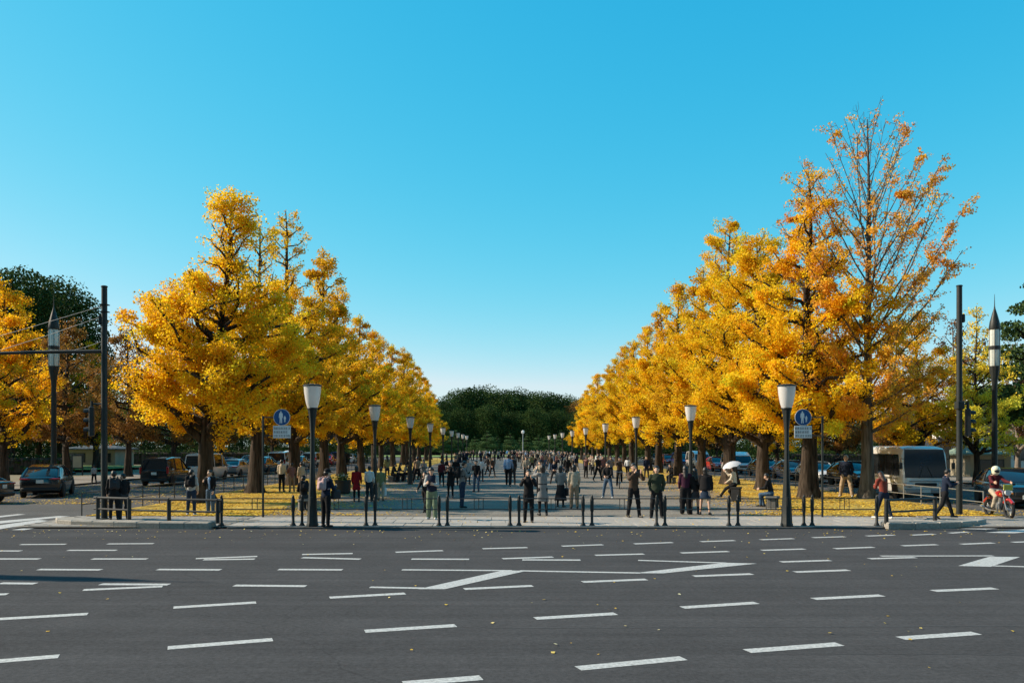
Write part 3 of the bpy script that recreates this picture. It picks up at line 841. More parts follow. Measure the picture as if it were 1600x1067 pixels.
# --- removable barriers along the plaza front
def barrier(Lx):
    r = thing('barrier', '', 'barrier')
    for sg in (-1, 1):
        x = sg * Lx / 2
        s = MB(); s.lathe([(.07, 0), (.07, .05), (.042, .10), (.038, .86), (.04, .865), (.026, .92), (.008, .945)], 12, (x, 0, 0)); s.build('post', M_post, r, 35)
        s = MB(); s.lathe([(.052, .44), (.055, .45), (.055, .83), (.052, .84)], 12, (x, 0, 0)); s.build('post_sleeve', M_post, r, 35)
        s = MB(); s.lathe([(.09, 0), (.09, .02), (.075, .03)], 12, (x, 0, 0)); s.build('base_plate', M_post, r)
    for z in (.5, .83):
        s = MB(); s.tube([(-Lx / 2, 0, z), (Lx / 2, 0, z)], .017, 8); s.build('rail', M_post, r, 40)
    for x in (-.14, 0, .14):
        s = MB(); s.tube([(x, 0, .5), (x, 0, .83)], .011, 6); s.build('upright_bar', M_post, r, 40)
    return r
BX = [(346, 458), (472, 572), (586, 686), (699, 797), (811, 911), (925, 1026), (1039, 1139), (1153, 1256), (1269, 1370)]
YB = 25.55
bar0 = None
who = ['leftmost barrier, beside the long low railing', 'barrier in front of the navy jacketed man by the lamp', 'barrier left of the man in green trousers', 'barrier before the front of the open plaza, left of the centre photographer', 'barrier behind the black coated photographer, in the centre', 'barrier right of the beige jacketed walker', 'barrier before the two women in black', 'barrier before the nearest right lamp', 'rightmost barrier, beside the right corner railing']
for (a, c), w in zip(BX, who):
    Lx = PX(c, YB) - PX(a, YB)
    loc = ((PX(a, YB) + PX(c, YB)) / 2, YB, .064)
    if bar0 is None:
        bar0 = barrier(1.97); bar0['group'] = 'post and rail barriers'; o = bar0
        o.location = loc
    else:
        o = dup(bar0, loc)
    o['label'] = 'dark ' + w
    o.scale = (Lx / 1.97, 1, 1)

# --- low two-rail railings on the kerbs
def low_railing(label, pts, ext=.15):
    r = thing('corner_railing', label, 'railing', (pts[0][0], pts[0][1], .2))
    o = Vector((*pts[0], 0))
    P = [Vector((*p, 0)) - o for p in pts]
    for p in P:
        s = MB(); s.lathe([(.062, -.05), (.062, .69), (.045, .705)], 14, p); s.build('post', M_post, r, 35)
    a = (P[0] - P[1]).normalized() * ext + P[0]; e = (P[-1] - P[-2]).normalized() * ext + P[-1]
    for z in (.30, .66):
        q = [a] + P + [e]
        s = MB(); s.tube([p + Vector((0, -.02, z)) for p in q], .04 if z > .5 else .032, 10); s.build('rail', M_post, r, 35)
    return r
def onz(px, py, z=.2): return G(px, py, z)
low_railing('long low dark two rail railing on the left corner kerb', [(PX(153, 26.65), 26.65), (PX(202, 26.1), 26.1), (PX(264, 25.75), 25.75), (PX(340, 25.35), 25.35)])
low_railing('short low dark two rail railing on the right corner kerb', [(PX(1385, 25.3), 25.3), (PX(1461, 26.3), 26.3)], .05)

# --- thin fences between lawns and side roads
def fence(label, p0, p1, n, h=.82, m=None, name='lawn_fence'):
    m = m or M_post
    r = thing(name, label, 'fence', (p0[0], p0[1], .05), 0, 'fences along the lawns')
    d = Vector((p1[0] - p0[0], p1[1] - p0[1], 0))
    pm = MB(); pm.tube([(0, 0, -.05), (0, 0, h)], .022, 8); pm = pm.mesh('post', m, 40)
    for i in range(n + 1):
        o = put('post', pm, r); o.location = d * (i / n)
    for z in (h * .5, h - .01):
        s = MB(); s.tube([Vector((0, 0, z)), d + Vector((0, 0, z))], .017, 6); s.build('rail', m, r, 40)
    return r
fence('thin dark fence along the left lawn, nearest stretch', (-14.6, 29.1), (-14.45, 47), 11)
fence('thin dark fence along the left lawn, far stretch', (-14.45, 48.4), (-14.4, 90), 24)
fence('thin dark fence along the right lawn, far stretch', (17.5, 41.3), (16.0, 88), 26)
fence('galvanised railing in front of the bus at the right corner', (17.55, 37.6), (17.75, 30.5), 5, .8, M_steel, 'corner_fence')
fence('thin fence across the left lawn far along the avenue', (-14, 118), (-8.8, 118), 4)

# --- round pedestrian signs
def disc(s, c, r0, y, n=28, th=.012):
    s.lathe([(r0, -th / 2), (r0, th / 2)], n, c, 0, Matrix.Rotation(R(90), 3, 'X'))
def ped_sign(label, X, Y, arm, top=3.48):
    r = thing('pedestrian_sign', label, 'sign', (X, Y, .06), 0, 'round pedestrian signs')
    s = MB(); s.tube([(0, 0, -.05), (0, 0, top)], .038, 10); s.build('pole', M_iron, r, 40)
    s = MB(); s.tube([(0, 0, top - .05), (arm * 1.25, 0, top - .05)], .02, 8); s.tube([(0, 0, top - .68), (arm * 1.2, 0, top - .68)], .016, 8); s.build('bracket_arm', M_iron, r, 40)
    cz = top - .05
    s = MB(); disc(s, (arm, -.05, cz), .285, 0); rim = s.build('disc_rim', M_swhite, r)
    s = MB(); disc(s, (arm, -.056, cz), .27, 0); face = s.build('disc_face', M_blue, r)
    # figure: adult and child
    def fig(x, z, k):
        s = MB()
        def pl(pts): s.add([(x + px * k, -.0665, z + pz * k) for px, pz in pts] + [(x + px * k, -.0635, z + pz * k) for px, pz in pts], [tuple(range(len(pts))), tuple(range(2 * len(pts) - 1, len(pts) - 1, -1))] + [(i, len(pts) + i, len(pts) + (i + 1) % len(pts), (i + 1) % len(pts)) for i in range(len(pts))])
        pl([(.05 * math.cos(t * .5236), .78 + .055 * math.sin(t * .5236)) for t in range(12)])
        pl([(-.12, .68), (-.14, .38), (-.10, .36), (-.075, .56), (-.08, .34), (-.085, 0), (-.03, 0), (0, .32), (.03, 0), (.085, 0), (.08, .34), (.075, .56), (.10, .36), (.14, .38), (.12, .68), (.06, .72), (-.06, .72)])
        s.build('figure', M_swhite, face)
    fig(arm - .03, cz - .205, .5); fig(arm + .105, cz - .17, .27)
    pz = cz - .50
    s = MB(); s.box((arm, -.05, pz), (.60, .012, .42), 0, .004); plate = s.build('text_plate', M_swhite, r)
    # three rows of small characters
    g = random.Random(4)
    for row, n in enumerate((7, 6, 7)):
        s = MB()
        for c in range(n):
            cx = arm - .245 + c * .082; czz = pz + .125 - row * .128
            s.box((cx, -.059, czz + .03), (.058, .004, .008)); s.box((cx, -.0592, czz - .004), (.05, .004, .009)); s.box((cx, -.0594, czz - .035), (.06, .004, .008))
            s.box((cx + g.choice((-.02, 0, .02)), -.0596, czz), (.009, .004, .075))
            if g.random() < .7: s.box((cx + g.choice((-.026, .026)), -.0598, czz - .01), (.008, .004, .05))
        s.build('lettering', M_ink, plate)
    return r
YSG = 28.6
ped_sign('round blue pedestrian sign on thin pole at the left lawn corner', PX(411, YSG), YSG, PX(441, YSG) - PX(411, YSG))
ped_sign('round blue pedestrian sign on thin pole at the right lawn corner', PX(1285, YSG), YSG, PX(1254, YSG) - PX(1285, YSG))

# --- signal masts
def signal_head(r, x, z, y=0, rz=0.0):
    o = put('signal_head', None, r); o.location = (x, y, z); o.rotation_euler = (0, 0, rz)
    s = MB(); s.box((0, 0, 0), (.30, .16, 1.0), 0, .03); s.build('housing', M_post, o)
    for k, c in enumerate(((.12, .01, .01), (.14, .09, .01), (.01, .10, .06))):
        zz = .31 - k * .31
        s = MB(); disc(s, (0, -.085, zz), .115, 0, 20, .02); s.build('lens', mat('lens%d' % k, c, .25, .1), o)
        v = MB()
        v.add([p for t in range(9) for p in ((.13 * math.cos(math.pi * t / 8), -.09, zz + .13 * math.sin(math.pi * t / 8)), (.13 * math.cos(math.pi * t / 8), -.24, zz + .13 * math.sin(math.pi * t / 8) - .02))], [(2 * t, 2 * t + 1, 2 * t + 3, 2 * t + 2) for t in range(8)])
        v.build('visor', M_post, o)
def mast(label, px, py, top):
    Y = GY(py, .06); X = PX(px, Y)
    H = ZH(top, Y)
    r = thing('signal_mast', label, 'signal mast', (X, Y, .06))
    s = MB(); s.tube([(0, 0, -.05), (0, 0, H - .06)], [.105, .092], 14); s.build('pole', M_iron, r, 40)
    s = MB(); s.lathe([(.11, H - .07), (.11, H - .05), (.09, H - .03)], 14); s.build('top_cap', M_iron, r)
    s = MB(); s.lathe([(.2, 0), (.2, .03), (.13, .05)], 12); s.build('base_plate', M_iron, r)
    return r, X, Y, H
r, X, Y, H = mast('tall dark signal mast with a long arm at the left corner', 163, 811, 448)
za = ZH(549, Y) - .06
s = MB(); s.tube([(0, 0, za), (-2, 0, za - .02), (-4.5, 0, za - .09), (-7, 0, za - .1)], [.07, .06, .05, .045], 10); s.build('long_arm', M_iron, r, 40)
for z0_, x1 in ((ZH(480, Y), -5.4), (ZH(496, Y), -3.6), (ZH(535, Y), -1.2)):
    s = MB(); s.tube([(0, 0, z0_), (x1 * .5, 0, (z0_ + za) / 2 - .03), (x1, 0, za)], .009, 6); s.build('stay_wire', M_sgrey, r)
s = MB(); s.box((-.13, 0, ZH(503, Y)), (.1, .14, .32), 0, .02); s.box((.0, 0, ZH(490, Y)), (.26, .26, .03)); s.box((0, 0, ZH(479, Y)), (.26, .26, .03)); s.build('clamp', M_iron, r)
s = MB(); s.tube([(0, 0, ZH(634, Y)), (-.42, 0, ZH(634, Y))], .03, 8); s.tube([(-.42, 0, ZH(634, Y) + .1), (-.42, 0, ZH(634, Y) - .15)], .045, 8); s.build('signal_bracket', M_iron, r)
signal_head(r, -.42, ZH(659, Y) - .05, 0, R(-72))
r2, X2, Y2, H2 = mast('tall dark signal mast at the right corner beside the motorcyclist', 1499, 804, 447)
s = MB(); s.box((.13, 0, ZH(500, Y2)), (.1, .14, .3), 0, .02); s.box((0, 0, ZH(636, Y2)), (.26, .26, .3), 0, .03); s.build('clamp', M_iron, r2)
s = MB(); s.tube([(0, 0, ZH(634, Y2)), (.30, 0, ZH(634, Y2))], .03, 8); s.tube([(.30, 0, ZH(630, Y2)), (.30, 0, ZH(645, Y2))], .05, 8); s.build('signal_bracket', M_iron, r2)
signal_head(r2, .30, ZH(663, Y2), 0, R(70))

# --- far central lamp post
s = thing('lamp_post', 'slim pale post with a small lantern at the far end of the plaza', 'street lamp', (PX(817, 180), 180, 0))
q = MB(); q.tube([(0, 0, 0), (0, 0, 5.2)], [.1, .07], 8); q.build('column', M_sgrey, s)
q = MB(); q.lathe([(.16, 5.2), (.3, 5.35), (.32, 5.75), (.1, 5.95)], 12); q.build('lantern', M_opal, s)

# --- low buildings and walls at the back
M_wallb = mat('beige_wall', (.32, .28, .2), .9, .12, 1.5)
M_wallw = mat('white_wall', (.62, .60, .57), .8, .08, 1.2)
M_roofd = mat('dark_roof', (.05, .052, .055), .7, .2, 3, .3, 12)
M_roofg = mat('copper_roof', (.16, .22, .17), .6, .15, 3)
M_win = mat('window_glass', (.02, .028, .035), .08, .1, 2, spec=.8)
def hut(name, label, loc, dims, roof_m, wall_m, rh, nwin, over=.5, rz=0):
    r = thing(name, label, 'building', loc, rz)
    w, d, h = dims
    s = MB(); s.box((0, d / 2, h / 2), (w, d, h)); s.build('wall', wall_m, r)
    s = MB(); a, c = w / 2 + over, d + over
    s.add([(-a, -over, h), (a, -over, h), (a, c, h), (-a, c, h), (-a * .55, d / 2, h + rh), (a * .55, d / 2, h + rh)], [(3, 2, 1, 0), (0, 1, 5, 4), (2, 3, 4, 5), (1, 2, 5), (3, 0, 4)])
    s.box((0, d / 2, h - .06), (w + 2 * over - .05, d + 2 * over - .05, .1)); rf = s.build('roof', roof_m, r)
    for k in range(nwin):
        x = -w / 2 + w * (k + .5) / nwin
        s = MB(); s.box((x, -.02, h * .52), (w / nwin * .66, .06, h * .5), 0, .01); f = s.build('window', M_iron, r)
        s = MB(); s.box((x, -.045, h * .52), (w / nwin * .58, .03, h * .44)); s.build('pane', M_win, f)
    return r
hut('rest_house', 'low beige building among the trees behind the left signal mast', (PX(140, 98), 98, 0), (6, 5, 2.2), M_roofd, M_wallb, .4, 2)
hut('white_building', 'white building with sloping roof behind the right spire lamp', (PX(1600, 74), 74, 0), (8, 8, 4.6), M_wallw, M_wallw, 2.6, 3)
hut('park_kiosk', 'small hut with green copper roof behind the black car', (PX(1548, 66), 66, 0), (3.2, 3, 1.9), M_roofg, M_wallb, .8, 1, .5)
hut('dark_pavilion', 'dark low pavilion just right of the bus', (PX(1500, 72), 72, 0), (6, 5, 2.3), M_roofd, M_wallw, .9, 4)
# notice board
r = thing('notice_board', 'dark framed notice board standing near the beige building', 'notice board', (PX(121, 70), 70, 0))
s = MB(); s.box((-.42, 0, .9), (.08, .08, 1.8)); s.box((.42, 0, .9), (.08, .08, 1.8)); s.build('post', M_iron, r)
s = MB(); s.box((0, 0, 1.2), (.9, .07, 1.15), 0, .01); f = s.build('frame', M_iron, r)
s = MB(); s.box((0, -.04, 1.2), (.72, .02, .95)); s.build('sheet', M_wallb, f)
# hedges
def hedge(label, x0, x1, Y, h, d=1.4):
    g = np.random.default_rng(int(abs(x0 * 7 + Y)))
    n = int(max(600, (x1 - x0) * h * 55))
    P = np.stack([g.uniform(x0, x1, n) - x0, g.uniform(-d / 2, d / 2, n), g.random(n) ** .6 * h * (1 + .1 * np.sin(g.uniform(0, 9, n)))], 1)
    V, Q = leaves(P, .26, g)
    r = thing('hedge', label, 'hedge', (x0, Y, 0), 0, 'dark hedges behind the side roads')
    s = MB(); s.box(((x1 - x0) / 2, 0, h * .45), (x1 - x0 - .3, d * .7, h * .88), 0, .2); s.build('branch_core', M_bark, r)
    put('foliage', npmesh('foliage', V, Q, LM['DARK'], np.clip(g.normal(.45, .2, n), 0, 1)), r)
hedge('dark clipped hedge behind the black car on the left', -62, -37, 72, 1.7)
hedge('long dark hedge behind the left trunks', -60, -20, 112, 1.9)
hedge('long dark hedge behind the right trunks', 34, 75, 100, 1.8)
hedge('dark hedge under the pines left of the far lawn', -70, -16, 232, 2.4, 2.5)
hedge('dark hedge under the pines right of the far lawn', 14, 75, 232, 2.4, 2.5)
# ================================================================== VEHICLES
def paint(name, c): return mat('paint_' + name, c, .22, .04, 2, spec=.6, coat=.8)
P_black = paint('black', (.008, .009, .011)); P_white = paint('white', (.62, .62, .61)); P_silver = mat('paint_silver', (.36, .37, .38), .3, .05, 2, metal=.5, coat=.6)
P_navy = paint('navy', (.012, .018, .04)); P_red = paint('red', (.35, .012, .015)); P_blue = paint('blue', (.02, .05, .18)); P_grey = paint('grey', (.10, .105, .11))
M_glass = mat('car_glass', (.010, .013, .017), .06, .05, 2, spec=.5)
M_tyre = mat('tyre', (.014, .014, .015), .85, .2, 20)
M_rim = mat('rim', (.35, .36, .37), .35, .1, 8, metal=.8)
M_trim = mat('black_trim', (.012, .012, .013), .55, .15, 8)
M_tail = mat('tail_lamp', (.30, .01, .012), .2, .1, 8)
M_head = mat('head_lamp', (.55, .58, .6), .12, .1, 8)
M_plate = mat('number_plate', (.62, .63, .60), .5, .05, 8)
M_amber = mat('amber_lamp', (.65, .22, .02), .25, .1, 8)

def wheel(parent, x, y, r, w=.2, name='wheel'):
    o = put(name, None, parent); o.location = (x, y, r)
    s = MB(); M3 = Matrix.Rotation(R(90), 3, 'Y')
    s.lathe([(r * .62, -w / 2), (r * .92, -w / 2), (r, -w * .32), (r, w * .32), (r * .92, w / 2), (r * .62, w / 2)], 22, (0, 0, 0), 0, M3); s.build('tyre', M_tyre, o, 30)
    s = MB(); s.lathe([(r * .62, -w * .4), (r * .6, -w * .46), (r * .2, -w * .36), (r * .18, w * .36), (r * .6, w * .46), (r * .62, w * .4)], 18, (0, 0, 0), 0, M3)
    s.build('rim', M_rim, o, 30)
KINDS = {  # L, W, lower stations (y, zlow, ztop, halfwidth scale), cabin stations (y, zbase, ztop, base scale, top scale); +y is the front
 'suv': (4.6, 1.84, .36, [(-2.3, .5, .95, .86), (-2.22, .34, 1.02, .95), (-1.7, .2, 1.05, 1), (0, .18, 1.03, 1), (1.1, .18, 1.02, 1), (1.75, .2, .98, .98), (2.2, .3, .86, .92), (2.3, .42, .7, .84)],
         [(-2.18, 1.0, 1.05, .88, .8), (-1.35, 1.03, 1.48, .94, .74), (-.5, 1.03, 1.58, .95, .76), (.3, 1.02, 1.55, .95, .75), (1.3, 1.0, 1.04, .93, .84)]),
 'van': (4.7, 1.75, .32, [(-2.35, .42, 1.02, .95), (-2.3, .3, 1.05, .99), (0, .24, 1.05, 1), (1.7, .24, 1.05, 1), (2.15, .28, .98, .96), (2.35, .4, .8, .86)],
         [(-2.3, 1.04, 1.1, .97, .95), (-2.2, 1.04, 1.9, .97, .86), (-1, 1.04, 1.98, .97, .86), (.9, 1.04, 1.95, .97, .85), (1.55, 1.03, 1.65, .95, .85), (2.15, .98, 1.03, .92, .86)]),
 'minivan': (4.75, 1.78, .33, [(-2.37, .45, .98, .92), (-2.3, .32, 1.02, .98), (0, .22, 1.03, 1), (1.5, .22, 1.0, 1), (2.2, .28, .86, .93), (2.37, .42, .7, .84)],
         [(-2.3, 1.0, 1.06, .94, .9), (-2.1, 1.02, 1.72, .96, .8), (-.9, 1.02, 1.8, .96, .81), (.5, 1.02, 1.76, .96, .8), (1.75, .96, 1.02, .93, .84)]),
 'sedan': (4.5, 1.72, .31, [(-2.25, .45, .9, .88), (-2.15, .3, .96, .95), (-1.3, .22, .98, 1), (.6, .2, .95, 1), (1.2, .2, .93, 1), (2.1, .26, .76, .92), (2.25, .4, .62, .82)],
         [(-1.85, .95, .99, .88, .8), (-1.15, .96, 1.38, .92, .72), (-.3, .96, 1.46, .93, .74), (.3, .95, 1.43, .93, .73), (1.15, .92, .96, .92, .84)])}
def car(kind, label, loc, heading, pm, group='cars on the side roads', plate=True):
    """heading: 0 drives away from the camera"""
    L, Wd, wr, low, cab = KINDS[kind]
    r = thing('parked_car' if kind != 'van' else 'van', label, 'car' if kind != 'van' else 'van', loc, heading, group)
    hw = Wd / 2
    s = MB(); secs = []
    for y, zl, zt, k in low:
        w = hw * k; mz = zl + (zt - zl) * .55
        h = [(w * .88, zl), (w * .97, zl + .1), (w, mz), (w * .985, zt - .1), (w * .93, zt - .02), (w * .6, zt + .015)]
        secs.append([(x, y, z) for x, z in h] + [(-x, y, z) for x, z in reversed(h)])
    s.loft(secs); body = s.build('body', pm, r, 40)
    s = MB(); secs = []
    def csec(y, zb, zt, kb, kt, grow=0):
        b_, t_ = hw * kb + grow, hw * kt + grow
        h = [(b_, zb - .03), (b_ * .5 + t_ * .5 + .012, (zb + zt) / 2), (t_, zt - .05), (t_ - .1, zt + grow)]
        return [(x, y, z) for x, z in h] + [(-x, y, z) for x, z in reversed(h)]
    for c in cab: secs.append(csec(*c))
    s.loft(secs); cabin = s.build('cabin_glass', M_glass, r, 40)
    # roof skin over the flat stations and painted pillars
    fl = cab[1:-1]
    s = MB(); secs = []
    for j, (y, zb, zt, kb, kt) in enumerate(fl):
        t_ = hw * kt + .012
        yy = y - .05 if j == 0 else (y + .04 if j == len(fl) - 1 else y)
        h = [(t_ + .006, zt - .085), (t_, zt - .03), (t_ - .1, zt + .016)]
        secs.append([(x, yy, z) for x, z in h] + [(-x, yy, z) for x, z in reversed(h)])
    s.loft(secs); s.build('roof', pm, r, 40)
    def pillar(i0, i1, wdt):
        for sg in (-1, 1):
            a, c = cab[i0], cab[i1]
            p0 = Vector((sg * (hw * a[3] + .004), a[0], a[1] - .02)); p1 = Vector((sg * (hw * c[4] + .004), c[0], c[2] - .06))
            q = MB(); q.tube([p0, p0.lerp(p1, .5) + Vector((sg * .014, 0, 0)), p1], [wdt, wdt * .9, wdt * .8], 6); q.build('pillar', pm, r, 40)
    pillar(0, 1, .07 if kind != 'van' else .05); pillar(len(cab) - 1, len(cab) - 2, .04)
    for c in ([cab[2]] if kind == 'sedan' else [cab[2], cab[3]]):
        for sg in (-1, 1):
            q = MB(); q.tube([(sg * (hw * c[3] + .004), c[0], c[1] - .02), (sg * (hw * (c[3] + c[4]) / 2 + .018), c[0], (c[1] + c[2]) / 2), (sg * (hw * c[4] + .004), c[0], c[2] - .06)], .03, 6)
            q.build('pillar', pm if kind == 'van' else M_trim, r, 40)
    for y in (-L / 2 + .85, L / 2 - .9):
        for sg in (-1, 1):
            q = MB(); q.lathe([(wr * 1.16, -.04), (wr * 1.16, .04)], 22, (sg * (hw - .03), y, wr + .02), 0, Matrix.Rotation(R(90), 3, 'Y')); q.build('wheel_arch', M_trim, r, 30)
            wheel(r, sg * (hw - .075), y, wr)
    zr = low[1][2]
    for sg in (-1, 1):
        q = MB()
        if kind in ('van', 'minivan'): q.box((sg * (hw * .93), low[0][0] + .03, zr - .02), (.14, .1, .46), 0, .03)
        else: q.box((sg * (hw * .70), low[0][0] + .03, zr - .10), (.46, .1, .075), 0, .02)
        q.build('tail_lamp', M_tail, r, 40)
        q = MB(); q.box((sg * (hw * .70), low[-1][0] - .06, low[-1][2] - .02), (.34, .14, .13), 0, .04); q.build('head_lamp', M_head, r, 40)
        q = MB(); q.box((sg * (hw + .1), cab[-1][0] - .35, cab[-1][1] + .1), (.2, .1, .14), 0, .04); q.build('mirror', pm, r, 40)
        for yy in (-.55, .45):
            q = MB(); q.box((sg * (hw + .004), yy, .86), (.03, .17, .03), 0, .008); q.build('door_handle', M_trim if kind != 'van' else pm, r)
    q = MB(); q.box((0, low[0][0] + .06, low[1][1] + .08), (Wd * .9, .2, .2), 0, .05); q.build('rear_bumper', M_trim if pm is not P_white else pm, r, 40)
    q = MB(); q.box((0, low[-1][0] - .06, low[-1][1] + .0), (Wd * .8, .16, .16), 0, .05); q.build('front_bumper', M_trim, r, 40)
    q = MB(); q.box((0, low[-1][0] + .005, (low[-1][1] + low[-1][2]) / 2 + .06), (Wd * .45, .03, .14), 0, .01); q.build('grille', M_trim, r)
    for yy, z in ((low[0][0] - .012, zr - .22 if kind != 'van' else zr - .32), (low[-1][0] + .022, low[-1][1] + .06)):
        q = MB(); q.box((0, yy, z), (.33, .015, .165), 0, .004); q.build('number_plate', M_plate, r)
    q = MB(); q.tube([(0, cab[0][0] + .06, cab[0][1] + .04), (.45, cab[0][0] + .05, cab[0][1] + .12)], .012, 5); q.build('rear_wiper', M_trim, r)
    return r
car('suv', 'glossy black car seen from behind at the left side road mouth', (-22.85, 42.2, 0), R(19), P_black)
car('sedan', 'dark car cut off by the left edge of the picture', (PX(5, 36.4) - 2.25, 36.5, 0), R(90), P_black)
car('minivan', 'dark minivan seen from behind, last in the left queue', (-21.6, 54.1, 0), R(3), P_black)
car('van', 'white delivery van in the left queue beside the dark minivan', (-21.6, 61.6, 0), R(1), P_white)
car('sedan', 'silver car ahead of the white van in the left queue', (-21.7, 68.6, 0), 0, P_silver)
car('suv', 'dark navy car ahead of the silver car in the left queue', (-21.4, 75.4, 0), 0, P_navy)
for i, (k, Y, pm, lab) in enumerate([('van', 83, P_white, 'white van half hidden behind the thick left trunk'), ('sedan', 90, P_grey, 'grey car glimpsed left of the first left lamp'), ('minivan', 97.5, P_silver, 'silver minivan glimpsed right of the first left lamp'),
        ('sedan', 105, P_red, 'red car glimpsed between the left trunks'), ('minivan', 113, P_blue, 'blue minivan glimpsed between the left trunks'), ('sedan', 121, P_white, 'white car far along the left side road'), ('suv', 129, P_navy, 'navy car far along the left side road')]):
    car(k, lab, (-21.6 + random.uniform(-.2, .2), Y, 0), 0, pm)
for k, Y, pm, lab in [('sedan', 78, P_blue, 'blue car parked far left behind the white van'), ('suv', 86, P_white, 'white car parked far left behind the trees'), ('sedan', 94, P_blue, 'blue car in the outer left lane further away'), ('van', 103, P_white, 'white van in the outer left lane'), ('sedan', 112, P_red, 'red car in the outer left lane')]:
    car(k, lab, (-25.6, Y, 0), R(180), pm)
# right side road
car('suv', 'black car behind the motorcyclist at the right edge', (21.5, 35.0, 0), R(180 - 17), P_black)
for k, Y, X, pm, lab in [('sedan', 57.5, 22, P_white, 'small white car right of the first right lamp'), ('suv', 52, 22.2, P_black, 'black car behind the first right lamp'), ('sedan', 63, 22.1, P_navy, 'dark car parked left of the thick right trunk'),
        ('sedan', 69, 22, P_black, 'black car parked behind the white parasol'), ('van', 77, 22, P_white, 'white van behind the white parasol'), ('sedan', 84, 22, P_red, 'red car beyond the right lawn'), ('van', 92, 22, P_white, 'white van far along the right side road'), ('minivan', 100, 22, P_blue, 'blue minivan far along the right side road'), ('sedan', 108, 22, P_red, 'red car far along the right side road'), ('suv', 116, 22, P_silver, 'silver car farthest along the right side road')]:
    car(k, lab, (X, Y, 0), R(180), pm)

# --- small bus
def bus(label, loc, heading):
    r = thing('small_bus', label, 'bus', loc, heading)
    L, Wd, H = 6.4, 2.02, 2.52
    hw = Wd / 2
    prof = [(-3.2, .98, H - .12), (-3.1, 1, H - .03), (-1, 1, H), (2.3, 1, H), (2.7, .99, H - .04), (2.9, .98, H - .14), (3.05, .97, H - .8), (3.2, .95, 1.05)]
    s = MB(); secs = []
    for y, k, zt in prof:
        w = hw * k
        zl = .34 if y < 3.1 else .4
        h = [(w * .95, zl), (w, zl + .12), (w, min(1.1, zt - .3)), (w * .97, zt - .25), (w * .9, zt - .07), (w * .6, zt)]
        secs.append([(x, y, z) for x, z in h] + [(-x, y, z) for x, z in reversed(h)])
    s.loft(secs)
    s.build('body', P_white, r, 40)
    s = MB()   # windscreen wraps the upper front
    s.add([(-.91, 3.222, 1.05), (.91, 3.222, 1.05), (.91, 3.07, H - .8), (-.91, 3.07, H - .8), (.85, 2.928, H - .17), (-.85, 2.928, H - .17)], [(0, 1, 2, 3), (3, 2, 4, 5)])
    s.build('windscreen', mat('bus_glass', (.016, .024, .036), .05, .2, 1.5, spec=1.0), r)
    for sg in (-1, 1):
        q = MB(); q.add([(sg * (hw * .985 + .03), y, z) for y, z in ((2.75, 1.12), (-2.95, 1.12))] + [(sg * (hw * .965 + .03), y, z) for y, z in ((-2.95, 2.12), (2.55, 2.12))], [(0, 1, 2, 3)] if sg < 0 else [(3, 2, 1, 0)]); w = q.build('side_window', M_glass, r)
        for k in range(5):
            q = MB(); q.tube([(sg * (hw * .985 + .034), 1.9 - k * 1.15, 1.12), (sg * (hw * .965 + .034), 1.9 - k * 1.15, 2.12)], .016, 5); q.build('window_bar', M_trim, r)
        q = MB(); q.box((sg * (hw + .006), -.3, .98), (.012, 5.6, .1)); q.build('side_stripe', M_rim, r)
        q = MB(); q.box((sg * .74, 3.2, .72), (.34, .1, .2), 0, .04); q.build('head_lamp', M_head, r, 40)
        q = MB(); q.box((sg * .92, 3.17, .72), (.1, .1, .16), 0, .03); q.build('indicator', M_amber, r, 40)
        q = MB(); q.tube([(sg * .95, 3.1, 1.9), (sg * 1.12, 3.32, 1.95), (sg * 1.14, 3.34, 1.72)], .018, 6); q.box((sg * 1.14, 3.34, 1.6), (.16, .07, .3), 0, .03); q.build('mirror', M_trim, r)
        q = MB(); q.tube([(sg * .3, 3.245, 1.04), (sg * .1, 3.135, 1.55)], .012, 5); q.build('wiper', M_trim, r)
        for y in (2.1, -2.0):
            q = MB(); q.lathe([(.44, -.03), (.44, .03)], 22, (sg * (hw - .02), y, .38), 0, Matrix.Rotation(R(90), 3, 'Y')); q.build('wheel_arch', M_trim, r)
            wheel(r, sg * (hw - .09), y, .37, .22)
    q = MB(); q.box((0, 3.215, .90), (1.5, .03, .035), 0, .01); q.build('chrome_strip', M_rim, r)
    q = MB(); q.box((0, 3.2, .42), (1.9, .14, .22), 0, .05); q.build('front_bumper', P_silver, r, 40)
    q = MB(); q.box((0, 3.215, .74), (.95, .05, .14), 0, .02); q.build('grille', M_trim, r)
    q = MB(); q.box((0, 3.28, .44), (.36, .015, .17)); q.build('number_plate', M_plate, r)
    return r
bus('small white bus with a big dark windscreen facing the road behind the half bare tree', (20.1, 41.5, 0), R(180 - 8))

# --- motorcycle
def torus_wheel(parent, y, rr, name='wheel', tw=.055, spokes=12):
    o = put(name, None, parent); o.location = (0, y, rr)
    M3 = Matrix.Rotation(R(90), 3, 'Y')
    s = MB(); s.lathe([(rr - tw * 1.5, -tw * .6), (rr - tw * .5, -tw), (rr - tw * .08, -tw * .55), (rr, 0), (rr - tw * .08, tw * .55), (rr - tw * .5, tw), (rr - tw * 1.5, tw * .6)], 26, (0, 0, 0), 0, M3)
    # open the middle: drop the two cap discs
    s.f = s.f[:-2]
    s.f += [(6 * 26 + j, 6 * 26 + (j + 1) % 26, (j + 1) % 26, j) for j in range(26)]
    s.build('tyre', M_tyre, o, 40)
    q = MB()
    for k in range(spokes):
        t = k * 2 * math.pi / spokes
        q.tube([(0, .03 * math.cos(t + .4), .03 * math.sin(t + .4)), (0, (rr - tw * 1.4) * math.cos(t), (rr - tw * 1.4) * math.sin(t))], .005, 4)
    q.build('spoke', M_rim, o)
    q = MB(); q.lathe([(.045, -.06), (.045, .06)], 12, (0, 0, 0), 0, M3); q.build('hub', M_rim, o)
